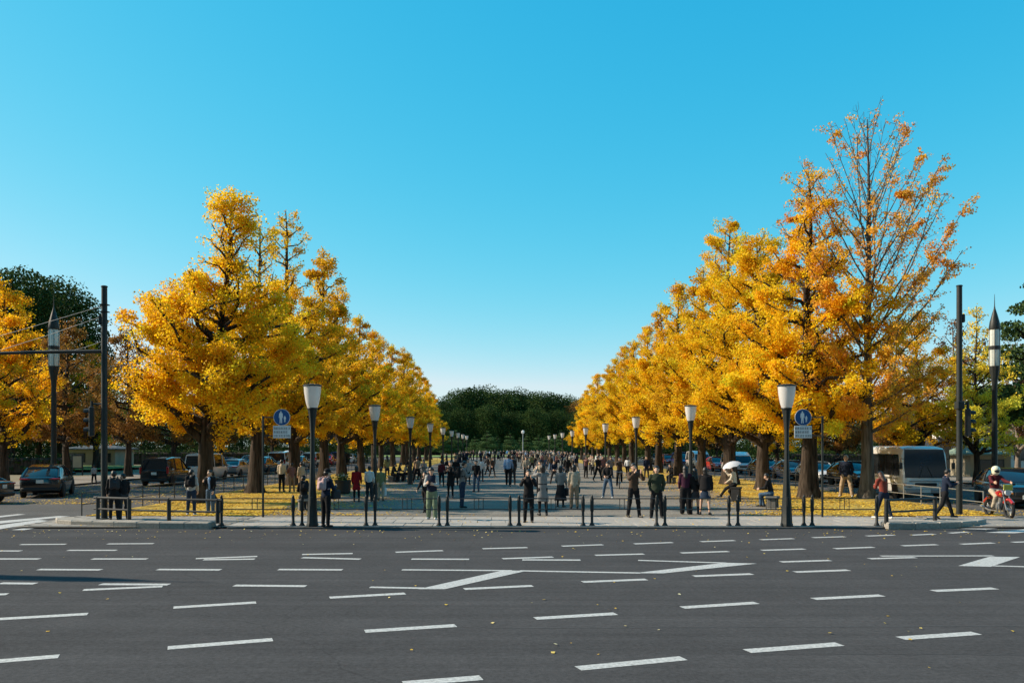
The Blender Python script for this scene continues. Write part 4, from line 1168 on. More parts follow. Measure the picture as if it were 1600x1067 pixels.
def motorbike(label, loc, heading):
    r = thing('motorcycle', label, 'motorcycle', loc, heading)
    torus_wheel(r, .68, .31); torus_wheel(r, -.66, .30)
    s = MB()
    for sg in (-1, 1): s.tube([(sg * .09, .68, .31), (sg * .09, .5, .75), (sg * .09, .42, .95)], .022, 8)
    s.build('fork', M_rim, r, 40)
    s = MB(); s.tube([(-.36, .22, 1.02), (-.2, .38, 1.0), (0, .42, .97), (.2, .38, 1.0), (.36, .22, 1.02)], .014, 8); s.build('handlebar', M_rim, r, 40)
    s = MB(); s.tube([(0, .42, .9), (0, .1, .72), (0, -.35, .7), (0, -.8, .78)], .03, 8); s.tube([(0, .38, .8), (0, .2, .3), (0, -.2, .28), (0, -.3, .68)], .025, 8); s.tube([(.1, -.66, .3), (.1, -.1, .34)], .025, 8); s.tube([(-.1, -.66, .3), (-.1, -.1, .34)], .025, 8); s.build('frame', M_trim, r, 40)
    s = MB(); s.loft([[(x * k, y, .78 + z * k2) for x, z in ((.06, -.06), (.14, .02), (.12, .14), (0, .18), (-.12, .14), (-.14, .02), (-.06, -.06))] for y, k, k2 in ((-.12, .55, .6), (0, 1, .95), (.22, 1.05, 1.05), (.36, .6, .7))]); s.build('fuel_tank', P_red, r, 50)
    s = MB(); s.box((0, -.38, .80), (.24, .62, .1), 0, .04); s.build('seat', M_trim, r, 40)
    s = MB(); s.tube([(0, .36, .55), (0, .55, .66), (0, .72, .67), (0, .92, .55)], .055, 8); s.build('mudguard', P_red, r, 50)
    s = MB(); s.tube([(0, -.5, .68), (0, -.72, .66), (0, -.95, .5)], .06, 8); s.build('mudguard', P_red, r, 50)
    s = MB(); s.box((0, .02, .42), (.26, .34, .3), 0, .05); s.tube([(0, .08, .5), (0, .16, .72)], .09, 10); s.build('engine', M_rim, r, 40)
    s = MB(); s.tube([(.14, .2, .5), (.17, .22, .26), (.17, -.3, .25), (.18, -.85, .36)], [.02, .022, .03, .045], 8); s.build('exhaust', M_rim, r, 40)
    s = MB(); s.lathe([(.06, -.09), (.095, -.02), (.1, .05), (.09, .06)], 16, (0, .56, .90), 0, Matrix.Rotation(R(-90), 3, 'X')); s.build('head_lamp', M_head, r, 40)
    s = MB(); s.box((0, .60, 1.08), (.3, .03, .2), R(0), .01); s.build('front_board', mat('yellow_board', (.42, .40, .06), .5, .1), r)
    for sg in (-1, 1):
        s = MB(); s.lathe([(.03, -.03), (.03, .03)], 8, (sg * .2, .5, .86)); s.build('indicator', M_amber, r)
        s = MB(); s.tube([(sg * .3, .26, 1.02), (sg * .34, .28, 1.14)], .007, 5); s.box((sg * .36, .28, 1.17), (.11, .02, .07), 0, .01); s.build('mirror', M_trim, r)
    return r
BIKE = (17.35, 28.9, .02); BIKE_RZ = R(176)
motorbike('red motorcycle with chrome wheels at the right corner', BIKE, BIKE_RZ)

def bicycle(label, loc, heading):
    r = thing('bicycle', label, 'bicycle', loc, heading)
    torus_wheel(r, .53, .33, tw=.025); torus_wheel(r, -.5, .33, tw=.025)
    s = MB()
    for a, c in (((0, .53, .33), (0, .40, .92)), ((0, .42, .78), (0, -.02, .28)), ((0, .42, .80), (0, -.14, .74)), ((0, -.02, .28), (0, -.17, .86)), ((0, -.5, .33), (0, -.02, .28)), ((0, -.5, .33), (0, -.15, .72))): s.tube([a, c], .018, 7)
    s.build('frame', M_trim, r, 40)
    s = MB(); s.tube([(-.28, .28, .98), (-.2, .38, .99), (0, .40, .96), (.2, .38, .99), (.28, .28, .98)], .013, 7); s.build('handlebar', M_rim, r)
    s = MB(); s.box((0, -.2, .9), (.15, .26, .06), 0, .025); s.build('saddle', M_trim, r, 40)
    s = MB(); s.lathe([(.09, -.008), (.09, .008)], 16, (.05, -.02, .28), 0, Matrix.Rotation(R(90), 3, 'Y')); s.tube([(.08, -.02, .28), (.08, .06, .14)], .01, 5); s.tube([(-.08, -.02, .28), (-.08, -.1, .42)], .01, 5); s.box((.13, .06, .14), (.09, .06, .02)); s.box((-.13, -.1, .42), (.09, .06, .02)); s.build('crank', M_rim, r)
    return r
# ================================================================== PEOPLE
def surfnet(Fd, o, h):
    """skin a signed-distance grid with quads"""
    s = Fd < 0
    nx, ny, nz = Fd.shape
    cnt = np.zeros((nx - 1, ny - 1, nz - 1), np.int8)
    for dx in (0, 1):
        for dy in (0, 1):
            for dz in (0, 1): cnt += s[dx:nx - 1 + dx, dy:ny - 1 + dy, dz:nz - 1 + dz]
    act = (cnt > 0) & (cnt < 8)
    I = np.argwhere(act)
    if len(I) == 0: return np.zeros((0, 3)), np.zeros((0, 4), int)
    idx = -np.ones(act.shape, np.int64); idx[act] = np.arange(len(I))
    acc = np.zeros((len(I), 3)); n = np.zeros(len(I))
    C = [(a, b_, c) for a in (0, 1) for b_ in (0, 1) for c in (0, 1)]
    for a in C:
        for ax in range(3):
            if a[ax]: continue
            b_ = list(a); b_[ax] = 1
            fa = Fd[I[:, 0] + a[0], I[:, 1] + a[1], I[:, 2] + a[2]]; fb = Fd[I[:, 0] + b_[0], I[:, 1] + b_[1], I[:, 2] + b_[2]]
            m = (fa < 0) != (fb < 0)
            t = fa / np.where(m, fa - fb, 1)
            p = np.repeat(np.array([a], float), len(I), 0); p[:, ax] += t
            acc[m] += p[m]; n[m] += 1
    V = (I + acc / n[:, None]) * h + o
    Qs = []
    for ax in range(3):
        u, v = (ax + 1) % 3, (ax + 2) % 3
        sl0 = [slice(None)] * 3; sl1 = [slice(None)] * 3
        sl0[ax] = slice(0, -1); sl1[ax] = slice(1, None)
        ch = s[tuple(sl0)] != s[tuple(sl1)]
        E = np.argwhere(ch)
        E = E[(E[:, u] > 0) & (E[:, v] > 0) & (E[:, u] < Fd.shape[u] - 1) & (E[:, v] < Fd.shape[v] - 1)]
        q = []
        for du, dv in ((-1, -1), (0, -1), (0, 0), (-1, 0)):
            e = E.copy(); e[:, u] += du; e[:, v] += dv
            q.append(idx[e[:, 0], e[:, 1], e[:, 2]])
        q = np.stack(q, 1)
        inside = s[E[:, 0], E[:, 1], E[:, 2]]
        q[~inside] = q[~inside][:, ::-1]
        Qs.append(q)
    return V, np.concatenate(Qs)

class SDF:
    """smooth union of tapered capsules, with cuts"""
    def __init__(s, k=.03): s.pr = []; s.cut = []; s.k = k
    def cap(s, a, b, ra, rb, fl=None):
        s.pr.append((np.array(a, float), np.array(b, float), ra, rb, fl)); return s
    def chop(s, p, n): s.cut.append((np.array(p, float), np.array(n, float) / np.linalg.norm(n))); return s     # removes the side n points to
    def mesh(s, h):
        pad = 2.5 * h
        lo = np.min([np.minimum(a, b) - max(ra, rb) * 1.05 for a, b, ra, rb, _ in s.pr], 0) - pad
        hi = np.max([np.maximum(a, b) + max(ra, rb) * 1.05 for a, b, ra, rb, _ in s.pr], 0) + pad
        n = np.ceil((hi - lo) / h).astype(int) + 1
        g = np.stack(np.meshgrid(*[lo[i] + h * np.arange(n[i]) for i in range(3)], indexing='ij'), -1)
        D = None
        for a, b, ra, rb, fl in s.pr:
            q = g - a; ba = b - a
            if fl is not None:                    # squash along a direction
                d_, f = np.array(fl[0], float), fl[1]
                q = q + (q @ d_)[..., None] * d_ * (f - 1)
                ba = ba + (ba @ d_) * d_ * (f - 1)
            L2 = max(ba @ ba, 1e-9)
            t = np.clip((q @ ba) / L2, 0, 1)
            d = np.sqrt(((q - t[..., None] * ba) ** 2).sum(-1)) - (ra + (rb - ra) * t)
            if fl is not None: d = d / (1 + (fl[1] - 1) * .5)
            if D is None: D = d
            else:
                hh = np.clip(.5 + .5 * (D - d) / s.k, 0, 1)
                D = D * (1 - hh) + d * hh - s.k * hh * (1 - hh)
        for p, nn in s.cut: D = np.maximum(D, (g - p) @ nn)
        return surfnet(D, lo, h)

def cloth(name, c): return mat('cloth_' + name, c, .9, .14, 9, .35, 55, spec=.2, detail=5)
CL = {k: cloth(k, v) for k, v in dict(black=(.012, .012, .014), charcoal=(.035, .036, .04), navy=(.013, .02, .042), grey=(.19, .19, .19), lightgrey=(.38, .38, .37), white=(.68, .67, .65), cream=(.58, .50, .39),
    beige=(.40, .34, .26), khaki=(.36, .27, .18), brown=(.075, .05, .035), tan=(.26, .18, .12), red=(.24, .008, .012), rust=(.22, .045, .03), maroon=(.085, .014, .02), rose=(.20, .10, .095), olive=(.22, .22, .10), green=(.028, .04, .026),
    sage=(.16, .21, .14), denim=(.06, .105, .17), darkdenim=(.02, .035, .065), paleblue=(.24, .36, .55), plum=(.05, .015, .035), pink=(.45, .3, .3), teal=(.03, .09, .1), skyblue=(.15, .38, .62)).items()}
M_skin = mat('skin', (.56, .35, .25), .55, .08, 12, spec=.35)
M_skin2 = mat('skin_tights', (.40, .26, .20), .6, .08, 12, spec=.3)
M_eye = mat('eye_brow', (.012, .009, .008), .5, .1, 8)
M_lip = mat('lip', (.28, .10, .085), .5, .1, 8)
M_hair = mat('black_hair', (.010, .008, .008), .45, .3, 60, .3, 90, spec=.5)
M_hairb = mat('brown_hair', (.09, .04, .022), .45, .3, 60, .3, 90, spec=.5)
M_hairg = mat('grey_hair', (.30, .29, .28), .5, .3, 60, .3, 90)
M_shoe = mat('dark_shoe', (.014, .013, .013), .5, .2, 10)
M_shoew = mat('white_shoe', (.62, .61, .59), .6, .08, 10)

# one relaxed hand (wrist at the origin, fingers down -z, palm towards +x, thumb towards +y)
def hand_mesh():
    s = SDF(.008)
    s.cap((0, 0, .02), (0, 0, -.02), .021, .024)
    s.cap((0, .022, -.03), (.002, .024, -.085), .017, .014); s.cap((0, 0, -.03), (0, 0, -.088), .018, .014); s.cap((0, -.022, -.03), (.002, -.022, -.082), .016, .012)
    for y, l, sp in ((.030, .068, .004), (.010, .078, .001), (-.010, .072, -.002), (-.029, .056, -.007)):
        k = Vector((.012, y + sp, -.088 - l * .45)); e = Vector((.040, y + sp * 1.6, -.088 - l * .85))
        s.cap((0, y, -.08), k, .0095, .0088); s.cap(k, e, .0088, .0072)
    s.cap((.004, .028, -.03), (.022, .055, -.062), .0125, .0105); s.cap((.022, .055, -.062), (.034, .058, -.092), .0105, .008)
    return s.mesh(.0068)
HV, HQ = hand_mesh()
HV2 = HV * np.array([-1, 1, 1]); HQ2 = HQ[:, ::-1]

def rotx(v, a): return np.array([v[0], v[1] * math.cos(a) - v[2] * math.sin(a), v[1] * math.sin(a) + v[2] * math.cos(a)])

STAND = dict(la=(3, 8, 16, .2), ra=(6, 8, 22, .2), ll=(3, 2, 5), rl=(-2, 3, 2), lean=1, yaw=0, nod=4)
def pose(**k):
    p = dict(STAND); p.update(k); return p
POSES = dict(
    stand=pose(), ease=pose(ll=(6, 5, 8), rl=(-2, 3, 0), la=(8, 10, 30, .3)),
    photo=pose(la=(52, 14, 100, .62), ra=(54, 14, 98, .62), nod=2, lean=-2),
    photo_high=pose(la=(78, 12, 62, .5), ra=(80, 12, 60, .5), nod=-6),
    phone=pose(la=(14, 9, 82, .45), ra=(16, 9, 88, .5), nod=24, lean=3),
    phone1=pose(ra=(20, 8, 98, .42), nod=20, lean=3),
    walk=pose(ll=(24, 3, 6), rl=(-16, 3, 18), la=(-18, 8, 18, .1), ra=(20, 8, 25, .1), lean=4),
    stride=pose(ll=(14, 15, 3), rl=(-8, 15, 4), la=(18, 6, 45, .7), ra=(20, 6, 45, .7), nod=14),
    behind=pose(la=(-16, 12, 28, .5), ra=(-16, 12, 28, .5), ll=(1, 7, 1), rl=(1, 7, 1)),
    pockets=pose(la=(-2, 16, 40, .45), ra=(-2, 16, 40, .45)),
    sit=pose(ll=(82, 5, 84), rl=(78, 6, 92), la=(10, 8, 58, .4), ra=(12, 8, 55, .4), lean=14, nod=16),
    perch=pose(ll=(62, 4, 26), rl=(40, 5, 62), la=(10, 8, 40, .3), ra=(62, 8, 72, .2), lean=6),
    lean=pose(ll=(14, 8, 2), rl=(-12, 4, 6), la=(2, 10, 95, .6), ra=(6, 10, 92, .6), lean=14, nod=18),
    ride=pose(ll=(68, 14, 88), rl=(64, 14, 86), la=(46, 14, 34, -.1), ra=(46, 14, 34, -.1), lean=8, nod=2),
    cycle=pose(ll=(58, 5, 78), rl=(22, 5, 34), la=(46, 10, 26, 0), ra=(46, 10, 26, 0), lean=16, nod=-4),
    hug=pose(la=(26, 8, 95, .75), ra=(26, 8, 90, .75)))

def build_person(ps, top, bottom, Hh=1.70, hair='short', hem=.02, bw=1.0, skirt=None, coat=None, res=.022, build=1.0, hairm=None, shoes=None, vest=None, bare=False, cap=None, helmet=None, topw=1.0, boots=None, shirt=None, belt=None):
    """returns a list of (part name, mesh) with the body first, and where the hands are"""
    s = Hh / 1.70
    A = np.array
    lean = R(ps['lean'])
    U = A([0, math.sin(lean), math.cos(lean)]); Fw = A([0, math.cos(lean), -math.sin(lean)]); X = A([1., 0, 0])
    pel = A([0, 0, .93])
    J = {}
    for nm, sg, (a, ab, kn) in (('l', -1, ps['ll']), ('r', 1, ps['rl'])):
        hip = pel + A([sg * .088, 0, -.04]); a, ab, kn = R(a), R(ab), R(kn)
        th = A([sg * math.sin(ab) * math.cos(a), math.sin(a), -math.cos(a) * math.cos(ab)]); th /= np.linalg.norm(th)
        sk = A([sg * math.sin(ab) * .7 * math.cos(a), math.sin(a - kn), -math.cos(a - kn)]); sk /= np.linalg.norm(sk)
        J['hip' + nm], J['knee' + nm] = hip, hip + th * .415
        J['ank' + nm] = J['knee' + nm] + sk * .405
        fy = A([sg * .16, 1, 0]) if a - kn > -.5 else A([sg * .1, .8, -.55]); fy = fy / np.linalg.norm(fy)
        J['heel' + nm] = J['ank' + nm] - fy * .035 + A([0, 0, -.035]); J['toe' + nm] = J['ank' + nm] + fy * .165 + A([0, 0, -.05])
    chest = pel + U * .36
    neck = pel + U * .53; shz = pel + U * .475
    nod = R(ps['nod']) + lean * .4; yaw = R(ps['yaw'])
    hd = A([-math.sin(yaw) * math.cos(nod), math.cos(yaw) * math.cos(nod), -math.sin(nod)]); hu = A([0, math.sin(nod) * .8, math.cos(nod)]); hu = hu - hd * (hu @ hd); hu /= np.linalg.norm(hu)
    hx = np.cross(hd, hu)
    head = neck + hu * .135 + hd * .012
    for nm, sg, (a, ab, el, inw) in (('l', -1, ps['la']), ('r', 1, ps['ra'])):
        sh = shz + A([sg * .168 * build, 0, 0]); a, ab, el = R(a) + lean * .6, R(ab), R(el)
        up = A([sg * math.sin(ab), math.sin(a) * math.cos(ab), -math.cos(a) * math.cos(ab)]); up /= np.linalg.norm(up)
        fo = A([-sg * inw * math.sin(el) if inw else 0, math.sin(a + el), -math.cos(a + el)]); fo[0] += sg * math.sin(ab) * .3; fo /= np.linalg.norm(fo)
        J['sh' + nm], J['el' + nm] = sh, sh + up * .285
        J['wr' + nm] = J['el' + nm] + fo * .24; J['fo' + nm] = fo
    dz = -min(J[k][2] - .03 for k in ('heell', 'heelr', 'toel', 'toer'))
    sh_ = A([0, 0, dz])
    for k in J:
        if not k.startswith('fo'): J[k] = J[k] + sh_
    pel, chest, neck, head, shz = pel + sh_, chest + sh_, neck + sh_, head + sh_, shz + sh_
    ft = (Fw, 1.45)
    parts = []
    # --- body: one continuous surface
    b = SDF(.03)
    b.cap(pel, chest, .125 * build, .135 * build, ft); b.cap(shz - X * .12, shz + X * .12, .055, .055); b.cap(shz, neck + hu * .05, .05, .048)
    for nm in 'lr':
        b.cap(J['sh' + nm], J['el' + nm], .045, .036); b.cap(J['el' + nm], J['wr' + nm], .036, .024)
        b.cap(J['hip' + nm], J['knee' + nm], .08, .052); b.cap(J['knee' + nm], J['ank' + nm], .055, .034); b.cap(J['heel' + nm], J['toe' + nm], .03, .024)
    b.cap(neck + hu * .02, head - hu * .03, .048, .046)
    b.cap(head + hu * .035 - hd * .012, head - hu * .005 + hd * .012, .088, .078); b.cap(head - hu * .03 + hd * .03, head - hu * .075 + hd * .055, .056, .036)
    b.cap(head + hd * .088 + hu * .005, head + hd * .108 - hu * .022, .012, .016)
    for sg in (-1, 1): b.cap(head + hx * sg * .083 + hu * .012, head + hx * sg * .085 - hu * .022, .016, .011)
    V, Q = b.mesh(res)
    Vs, Qs, mi = [V], [Q], [np.zeros(len(Q), int)]
    n0 = len(V)
    for nm, hv, hq in (('l', HV, HQ), ('r', HV2, HQ2)):
        fo = J['fo' + nm]; z = -fo
        y = A([0, 1., 0]) if abs(fo[1]) < .8 else A([0, 0, 1.])
        xx = np.cross(y, z); xx /= np.linalg.norm(xx); y = np.cross(z, xx)
        W_ = hv[:, :1] * xx + hv[:, 1:2] * y + hv[:, 2:] * z + J['wr' + nm]
        Vs.append(W_); Qs.append(hq + n0); mi.append(np.zeros(len(hq), int)); n0 += len(hv)
    def plate_(c, w, hgt, m):                     # eyes, brows, mouth: small proud lozenges on the face
        nonlocal n0
        q = np.array([c - hx * w, c - hu * hgt, c + hx * w, c + hu * hgt, c + hd * .006])
        Vs.append(q); Qs.append(np.array([[0, 1, 4, 4], [1, 2, 4, 4], [2, 3, 4, 4], [3, 0, 4, 4]]) + n0); mi.append(np.full(4, m)); n0 += 5
    for sg in (-1, 1):
        plate_(head + hd * .086 + hx * sg * .034 + hu * .016, .015, .006, 1)
        plate_(head + hd * .088 + hx * sg * .035 + hu * .040, .018, .003, 1)
    plate_(head + hd * .096 - hu * .052, .024, .008, 2)
    V, Q, mi = np.concatenate(Vs), np.concatenate(Qs), np.concatenate(mi)
    me = bpy.data.meshes.new('body')
    me.from_pydata((V * s).tolist(), [], [tuple(dict.fromkeys(q)) for q in Q.tolist()])
    for m_ in (M_skin, M_eye, M_lip): me.materials.append(m_)
    me.polygons.foreach_set('material_index', mi.astype(np.int32)); me.shade_smooth()
    parts.append(('person_body', me))
    def part(nm, sd, m_, h=res):
        V, Q = sd.mesh(h)
        if len(V) == 0: return
        g_ = np.random.default_rng(len(V))
        # cloth is never quite smooth: small folds
        V = V + (np.sin(V @ A([31., 17, 43]) + 2 * np.sin(V @ A([13., 29, 11])))[:, None] * .0035 * (V - V.mean(0)) / .2) * (nm in ('jacket', 'trousers', 'coat', 'skirt'))
        parts.append((nm, npmesh(nm, V * s, Q, m_, None, True)))
    # --- legs
    if bottom:
        t = SDF(.03)
        t.cap(pel - A([0, 0, .03]), pel + U * .09, .145 * build, .135 * build, ft)
        for nm in 'lr':
            t.cap(J['hip' + nm], J['knee' + nm], .098, .070 * bw); sk = J['ank' + nm] - J['knee' + nm]
            t.cap(J['knee' + nm], J['ank' + nm] - sk * .02, .070 * bw, .056 * bw)
        t.chop(pel + U * .10, U)
        part('trousers', t, CL[bottom])
    if skirt:
        t = SDF(.03); e = .40 if skirt[1] == 'short' else .72
        t.cap(pel + U * .06, pel - A([0, 0, e]), .13, .13 + e * .22, ft); t.chop(pel - A([0, 0, e - .06]), (0, 0, -1)); t.chop(pel + U * .1, U)
        part('skirt', t, CL[skirt[0]])
        if not bare:
            t = SDF(.02)
            for nm in 'lr': t.cap(J['hip' + nm], J['knee' + nm], .085, .06); t.cap(J['knee' + nm], J['ank' + nm], .062, .042)
            part('tights', t, CL['black'])
    sh = SDF(.015)
    for nm in 'lr':
        sh.cap(J['heel' + nm], J['toe' + nm], .040, .032); sh.cap(J['heel' + nm], J['ank' + nm], .042, .043)
        if boots: sh.cap(J['ank' + nm], J['knee' + nm] * .45 + J['ank' + nm] * .55, .05, .055)
    sh.chop((0, 0, .003), (0, 0, -1))
    part('shoes', sh, shoes or M_shoe, min(res, .016))
    # --- top
    def top_sdf(gr, sleeves, hemz):
        j = SDF(.035)
        j.cap(pel + U * .02, chest, (.138 + gr) * build * topw, (.143 + gr) * build, ft); j.cap(shz - X * .115 * build - U * .012, shz + X * .115 * build - U * .012, .058 + gr * .5, .058 + gr * .5); j.cap(shz + U * .02, neck + U * .0, .068, .062)
        if sleeves:
            for nm in 'lr':
                j.cap(J['sh' + nm] - U * .015, J['el' + nm], .058 + gr * .4, .050 + gr * .3); j.cap(J['el' + nm], J['wr' + nm] - J['fo' + nm] * .012, .052 + gr * .3, .040 + gr * .2)
        return j
    if coat:
        j = top_sdf(.012, True, 0)
        e = coat
        j.cap(pel + U * .02, pel - A([0, 0, e]), .145 * build, .15 + e * .13, ft); j.chop(pel - A([0, 0, e - .06]), (0, 0, -1))
        part('coat', j, CL[top])
    else:
        j = top_sdf(.012, True, 0)
        if hem > .03: j.cap(pel, pel - U * hem, .148 * build * topw, .15 * build * topw, ft); j.chop(pel - U * (hem), -U)
        else: j.chop(pel + U * (.0 - hem), -U)
        part('jacket', j, CL[top])
    if vest:
        j = top_sdf(.03, False, 0); j.chop(pel - U * .03, -U); part('vest', j, CL[vest])
    if shirt:
        j = SDF(.02); j.cap(pel + U * .06 + Fw * .035, chest + Fw * .05 + U * .08, .082, .075, (X, 1.15)); part('shirt_front', j, CL[shirt])
    if belt:
        j = SDF(.02); j.cap(pel + U * .11, pel + U * .15, .165 * build, .165 * build, ft); j.chop(pel + U * .155, U); j.chop(pel + U * .105, -U); part('belt', j, CL[belt])
    # --- hair, hats
    hm = hairm or M_hair
    if not helmet:
        t = SDF(.02)
        t.cap(head + hu * .045 - hd * .016, head + hu * .02 - hd * .028, .094, .094)
        if hair == 'short': t.cap(head + hu * .05 + hd * .03, head + hu * .07 - hd * .02, .065, .07); t.cap(head - hd * .05, head - hu * .04 - hd * .045, .06, .045)
        if hair == 'bob': t.cap(head + hu * .05 + hd * .03, head + hu * .07 - hd * .02, .065, .07); t.cap(head - hd * .03, head - hu * .09 - hd * .045, .098, .085, (hd, 1.3))
        if hair == 'long': t.cap(head + hu * .05 + hd * .03, head + hu * .07 - hd * .02, .065, .07); t.cap(head - hd * .03, head - hu * .1 - hd * .06, .098, .095, (hd, 1.4)); t.cap(head - hu * .1 - hd * .07, chest - Fw * .125 + U * .03, .09, .075, (Fw, 1.6))
        t.chop(head + hd * .045 + hu * .045, hd - hu * .5)
        part('hair', t, hm, min(res, .016))
    if cap:
        t = SDF(.015); t.cap(head + hu * .07, head + hu * .075 - hd * .02, .098, .098); t.cap(head + hu * .065 + hd * .06, head + hu * .058 + hd * .15, .07, .055, (hu, 4)); t.chop(head + hu * .05, -hu)
        part('cap', t, CL[cap], .016)
    if helmet:
        t = SDF(.02); t.cap(head + hu * .04, head - hu * .03 + hd * .01, .142, .13); part('helmet', t, helmet, .016)
        t = SDF(.02); t.cap(head + hd * .05 + hu * .02, head + hd * .055 - hu * .01, .105, .105, (hu, 1.6)); part('visor', t, M_glass, .016)
    info = {k: v * s for k, v in J.items() if not k.startswith('fo')}
    info.update(pel=pel * s, chest=chest * s, head=head * s, neck=neck * s, U=U, Fw=Fw, s=s, shz=shz * s)
    return parts, info

def stand_person(parts, label, loc, rz, group=None):
    r = thing('person', label, 'person', loc, rz, group)
    for nm, me in parts: put(nm, me, r)
    return r
def world(info, key, loc, rz):
    v = info[key] if isinstance(key, str) else key
    return Vector(loc) + Matrix.Rotation(rz, 3, 'Z') @ Vector(v)

def backpack(label, info, loc, rz, m_, k=1.0, front=False):
    U, Fw = Vector(info['U']), Vector(info['Fw']); c = Vector(info['chest']); s_ = info['s']
    o = thing('backpack', label, 'backpack', world(info, info['chest'], loc, rz), rz)
    sg = 1 if front else -1
    q = SDF(.05)
    for x in (-.09, .09):
        q.cap(Vector((x, 0, 0)) * k + Fw * sg * .20 - U * .13 * k, Vector((x, 0, 0)) * k + Fw * sg * .19 + U * .13 * k, .085 * k, .075 * k, (Fw, 1.25))
    q.cap(Fw * sg * .25 - U * .1, Fw * sg * .25 - U * .0, .07 * k, .07 * k)
    V, Q = q.mesh(.022); put('bag', npmesh('bag', V * s_, Q, m_, None, True), o)
    for x in (-.11, .11):
        b = MB(); b.tube([Vector((x, 0, 0)) + Fw * sg * .16 + U * .15, Vector((x, 0, 0)) + U * .215 + Fw * sg * .02, Vector((x * 1.1, 0, 0)) - Fw * sg * .135 + U * .08, Vector((x * 1.25, 0, 0)) - Fw * sg * .14 - U * .10, Vector((x * 1.35, 0, 0)) + Fw * sg * .08 - U * .16], .02, 6)
        b.build('strap', m_, o, 40)
    return o
def hand_bag(label, info, hand, loc, rz, m_, dims=(.12, .32, .30), drop=.34, strap=True):
    w = world(info, 'wr' + hand, loc, rz)
    o = thing('bag', label, 'bag', (w.x, w.y, w.z - .08), rz)
    b = MB(); b.box((0, 0, -drop), dims, 0, .035); b.build('pouch', m_, o, 40)
    b = MB(); b.tube([(0, -dims[1] * .3, -drop + dims[2] * .48), (0, -dims[1] * .12, -.03), (0, 0, 0), (0, dims[1] * .12, -.03), (0, dims[1] * .3, -drop + dims[2] * .48)], .009, 5); b.build('handle', m_, o)
    return o
def hand_phone(label, info, loc, rz, cam=False):
    a, c = Vector(info['wrl']), Vector(info['wrr'])
    m_ = (a + c) / 2 + Vector((0, .11, .06))
    o = thing('camera_body' if cam else 'phone', label, 'camera' if cam else 'phone', world(info, m_, loc, rz), rz)
    b = MB(); b.box((0, 0, 0), (.135, .06, .09) if cam else (.075, .012, .15), 0, .008); b.build('case', M_trim, o)
    if cam: b = MB(); b.lathe([(.035, 0), (.033, .07)], 14, (0, .03, 0), 0, Matrix.Rotation(R(-90), 3, 'X')); b.build('lens', M_trim, o)
    else: b = MB(); b.box((0, -.0075, 0), (.068, .003, .14)); b.build('screen', M_glass, o)
    return o

def P_(label, px, py, head, face, ps, group='people at the front of the plaza', z=.062, Hh=None, dX=0, **kw):
    X, Y = G(px, py, z)
    if Hh is None: Hh = (py - head) / F * Y
    parts, info = build_person(POSES[ps] if isinstance(ps, str) else ps, Hh=Hh, **kw)
    loc, rz = (X + dX, Y, z), R(face) - math.atan2(X, Y)
    stand_person(parts, label, loc, rz, group)
    return info, loc, rz
def turned(ps, **k):
    p = dict(POSES[ps]); p.update(k); return p

# facing: 0 looks away from the camera, 180 towards it, 90 to the left, -90 to the right
i, l, a = P_('person in black seen from behind with a black backpack beside the left mast', 178, 812, 737, 5, 'stand', top='black', bottom='black', hair='short'); backpack('black backpack on the person beside the left mast', i, l, a, CL['charcoal'])
i, l, a = P_('person in black jacket glancing left beside the left mast', 193, 811, 741, 20, turned('stand', yaw=55), top='black', bottom='charcoal'); hand_bag('grey bag carried beside the left mast', i, 'r', l, a, CL['grey'], drop=.2)
P_('distant person in pale grey jacket walking on the left side pavement', 147, 757, 727, 10, 'walk', z=.06, top='lightgrey', bottom='black', group='people near the side roads')
i, l, a = P_('young man in grey sweater with a black backpack looking right', 299, 805, 735, -15, turned('ease', yaw=-50), top='lightgrey', bottom='darkdenim', shoes=M_shoew); backpack('big black backpack on the grey sweater', i, l, a, CL['black'], 1.1)
P_('person in open black jacket, pale shirt and wide jeans facing left, holding a cup', 329, 802, 735, 150, turned('phone1', yaw=-20, nod=4), top='black', bottom='denim', bw=1.25, shirt='paleblue', shoes=M_shoew)
P_('person in cream jacket and black trousers under the left trees', 440, 768, 719, -20, 'stand', top='cream', bottom='black', group='people under the left trees')
P_('person in dusty rose coat and brown trousers under the left trees', 456, 768, 724, 15, 'hug', top='rose', bottom='tan', hem=.12, group='people under the left trees')
P_('person in beige jacket behind the seated one under the left trees', 471, 766, 723, 30, 'stand', top='beige', bottom='khaki', group='people under the left trees')
i, l, a = P_('person with black backpack sitting on the left barrier end', 475, 797, 745, 8, 'sit', Hh=1.62, top='black', bottom='charcoal', cap='black', z=.062); backpack('round black backpack on the sitting person', i, l, a, CL['black'], 1.05); SEAT_A = (l, a, i)
i, l, a = P_('man in navy jacket and dark cap standing behind the nearest left lamp', 509, 823, 735, -42, turned('phone', yaw=-25, nod=8), top='navy', bottom='black', cap='black', shirt='white', hem=.05); backpack('pinkish grey backpack on the navy jacket', i, l, a, CL['pink'], .95); hand_bag('dark bag hanging before the man in navy', i, 'r', l, a, CL['charcoal'], (.14, .36, .28), .16)
P_('woman in long dark red coat and black tights seen from behind', 557, 784, 729, -8, 'stand', top='red', bottom=None, coat=.42, skirt=('red', 'short'), hair='bob', group='people on the left half of the plaza')
P_('person in white jacket and grey trousers beside the red coat', 577, 783, 729, -15, 'stand', top='white', bottom='charcoal', bw=1.15, group='people on the left half of the plaza')
i, l, a = P_('person in olive coat with a white bag behind the second left lamp', 595, 782, 731, -12, 'stand', top='olive', bottom='beige', hem=.2, group='people on the left half of the plaza'); hand_bag('white paper bag held by the person in olive', i, 'r', l, a, CL['white'], (.1, .3, .38), .32)
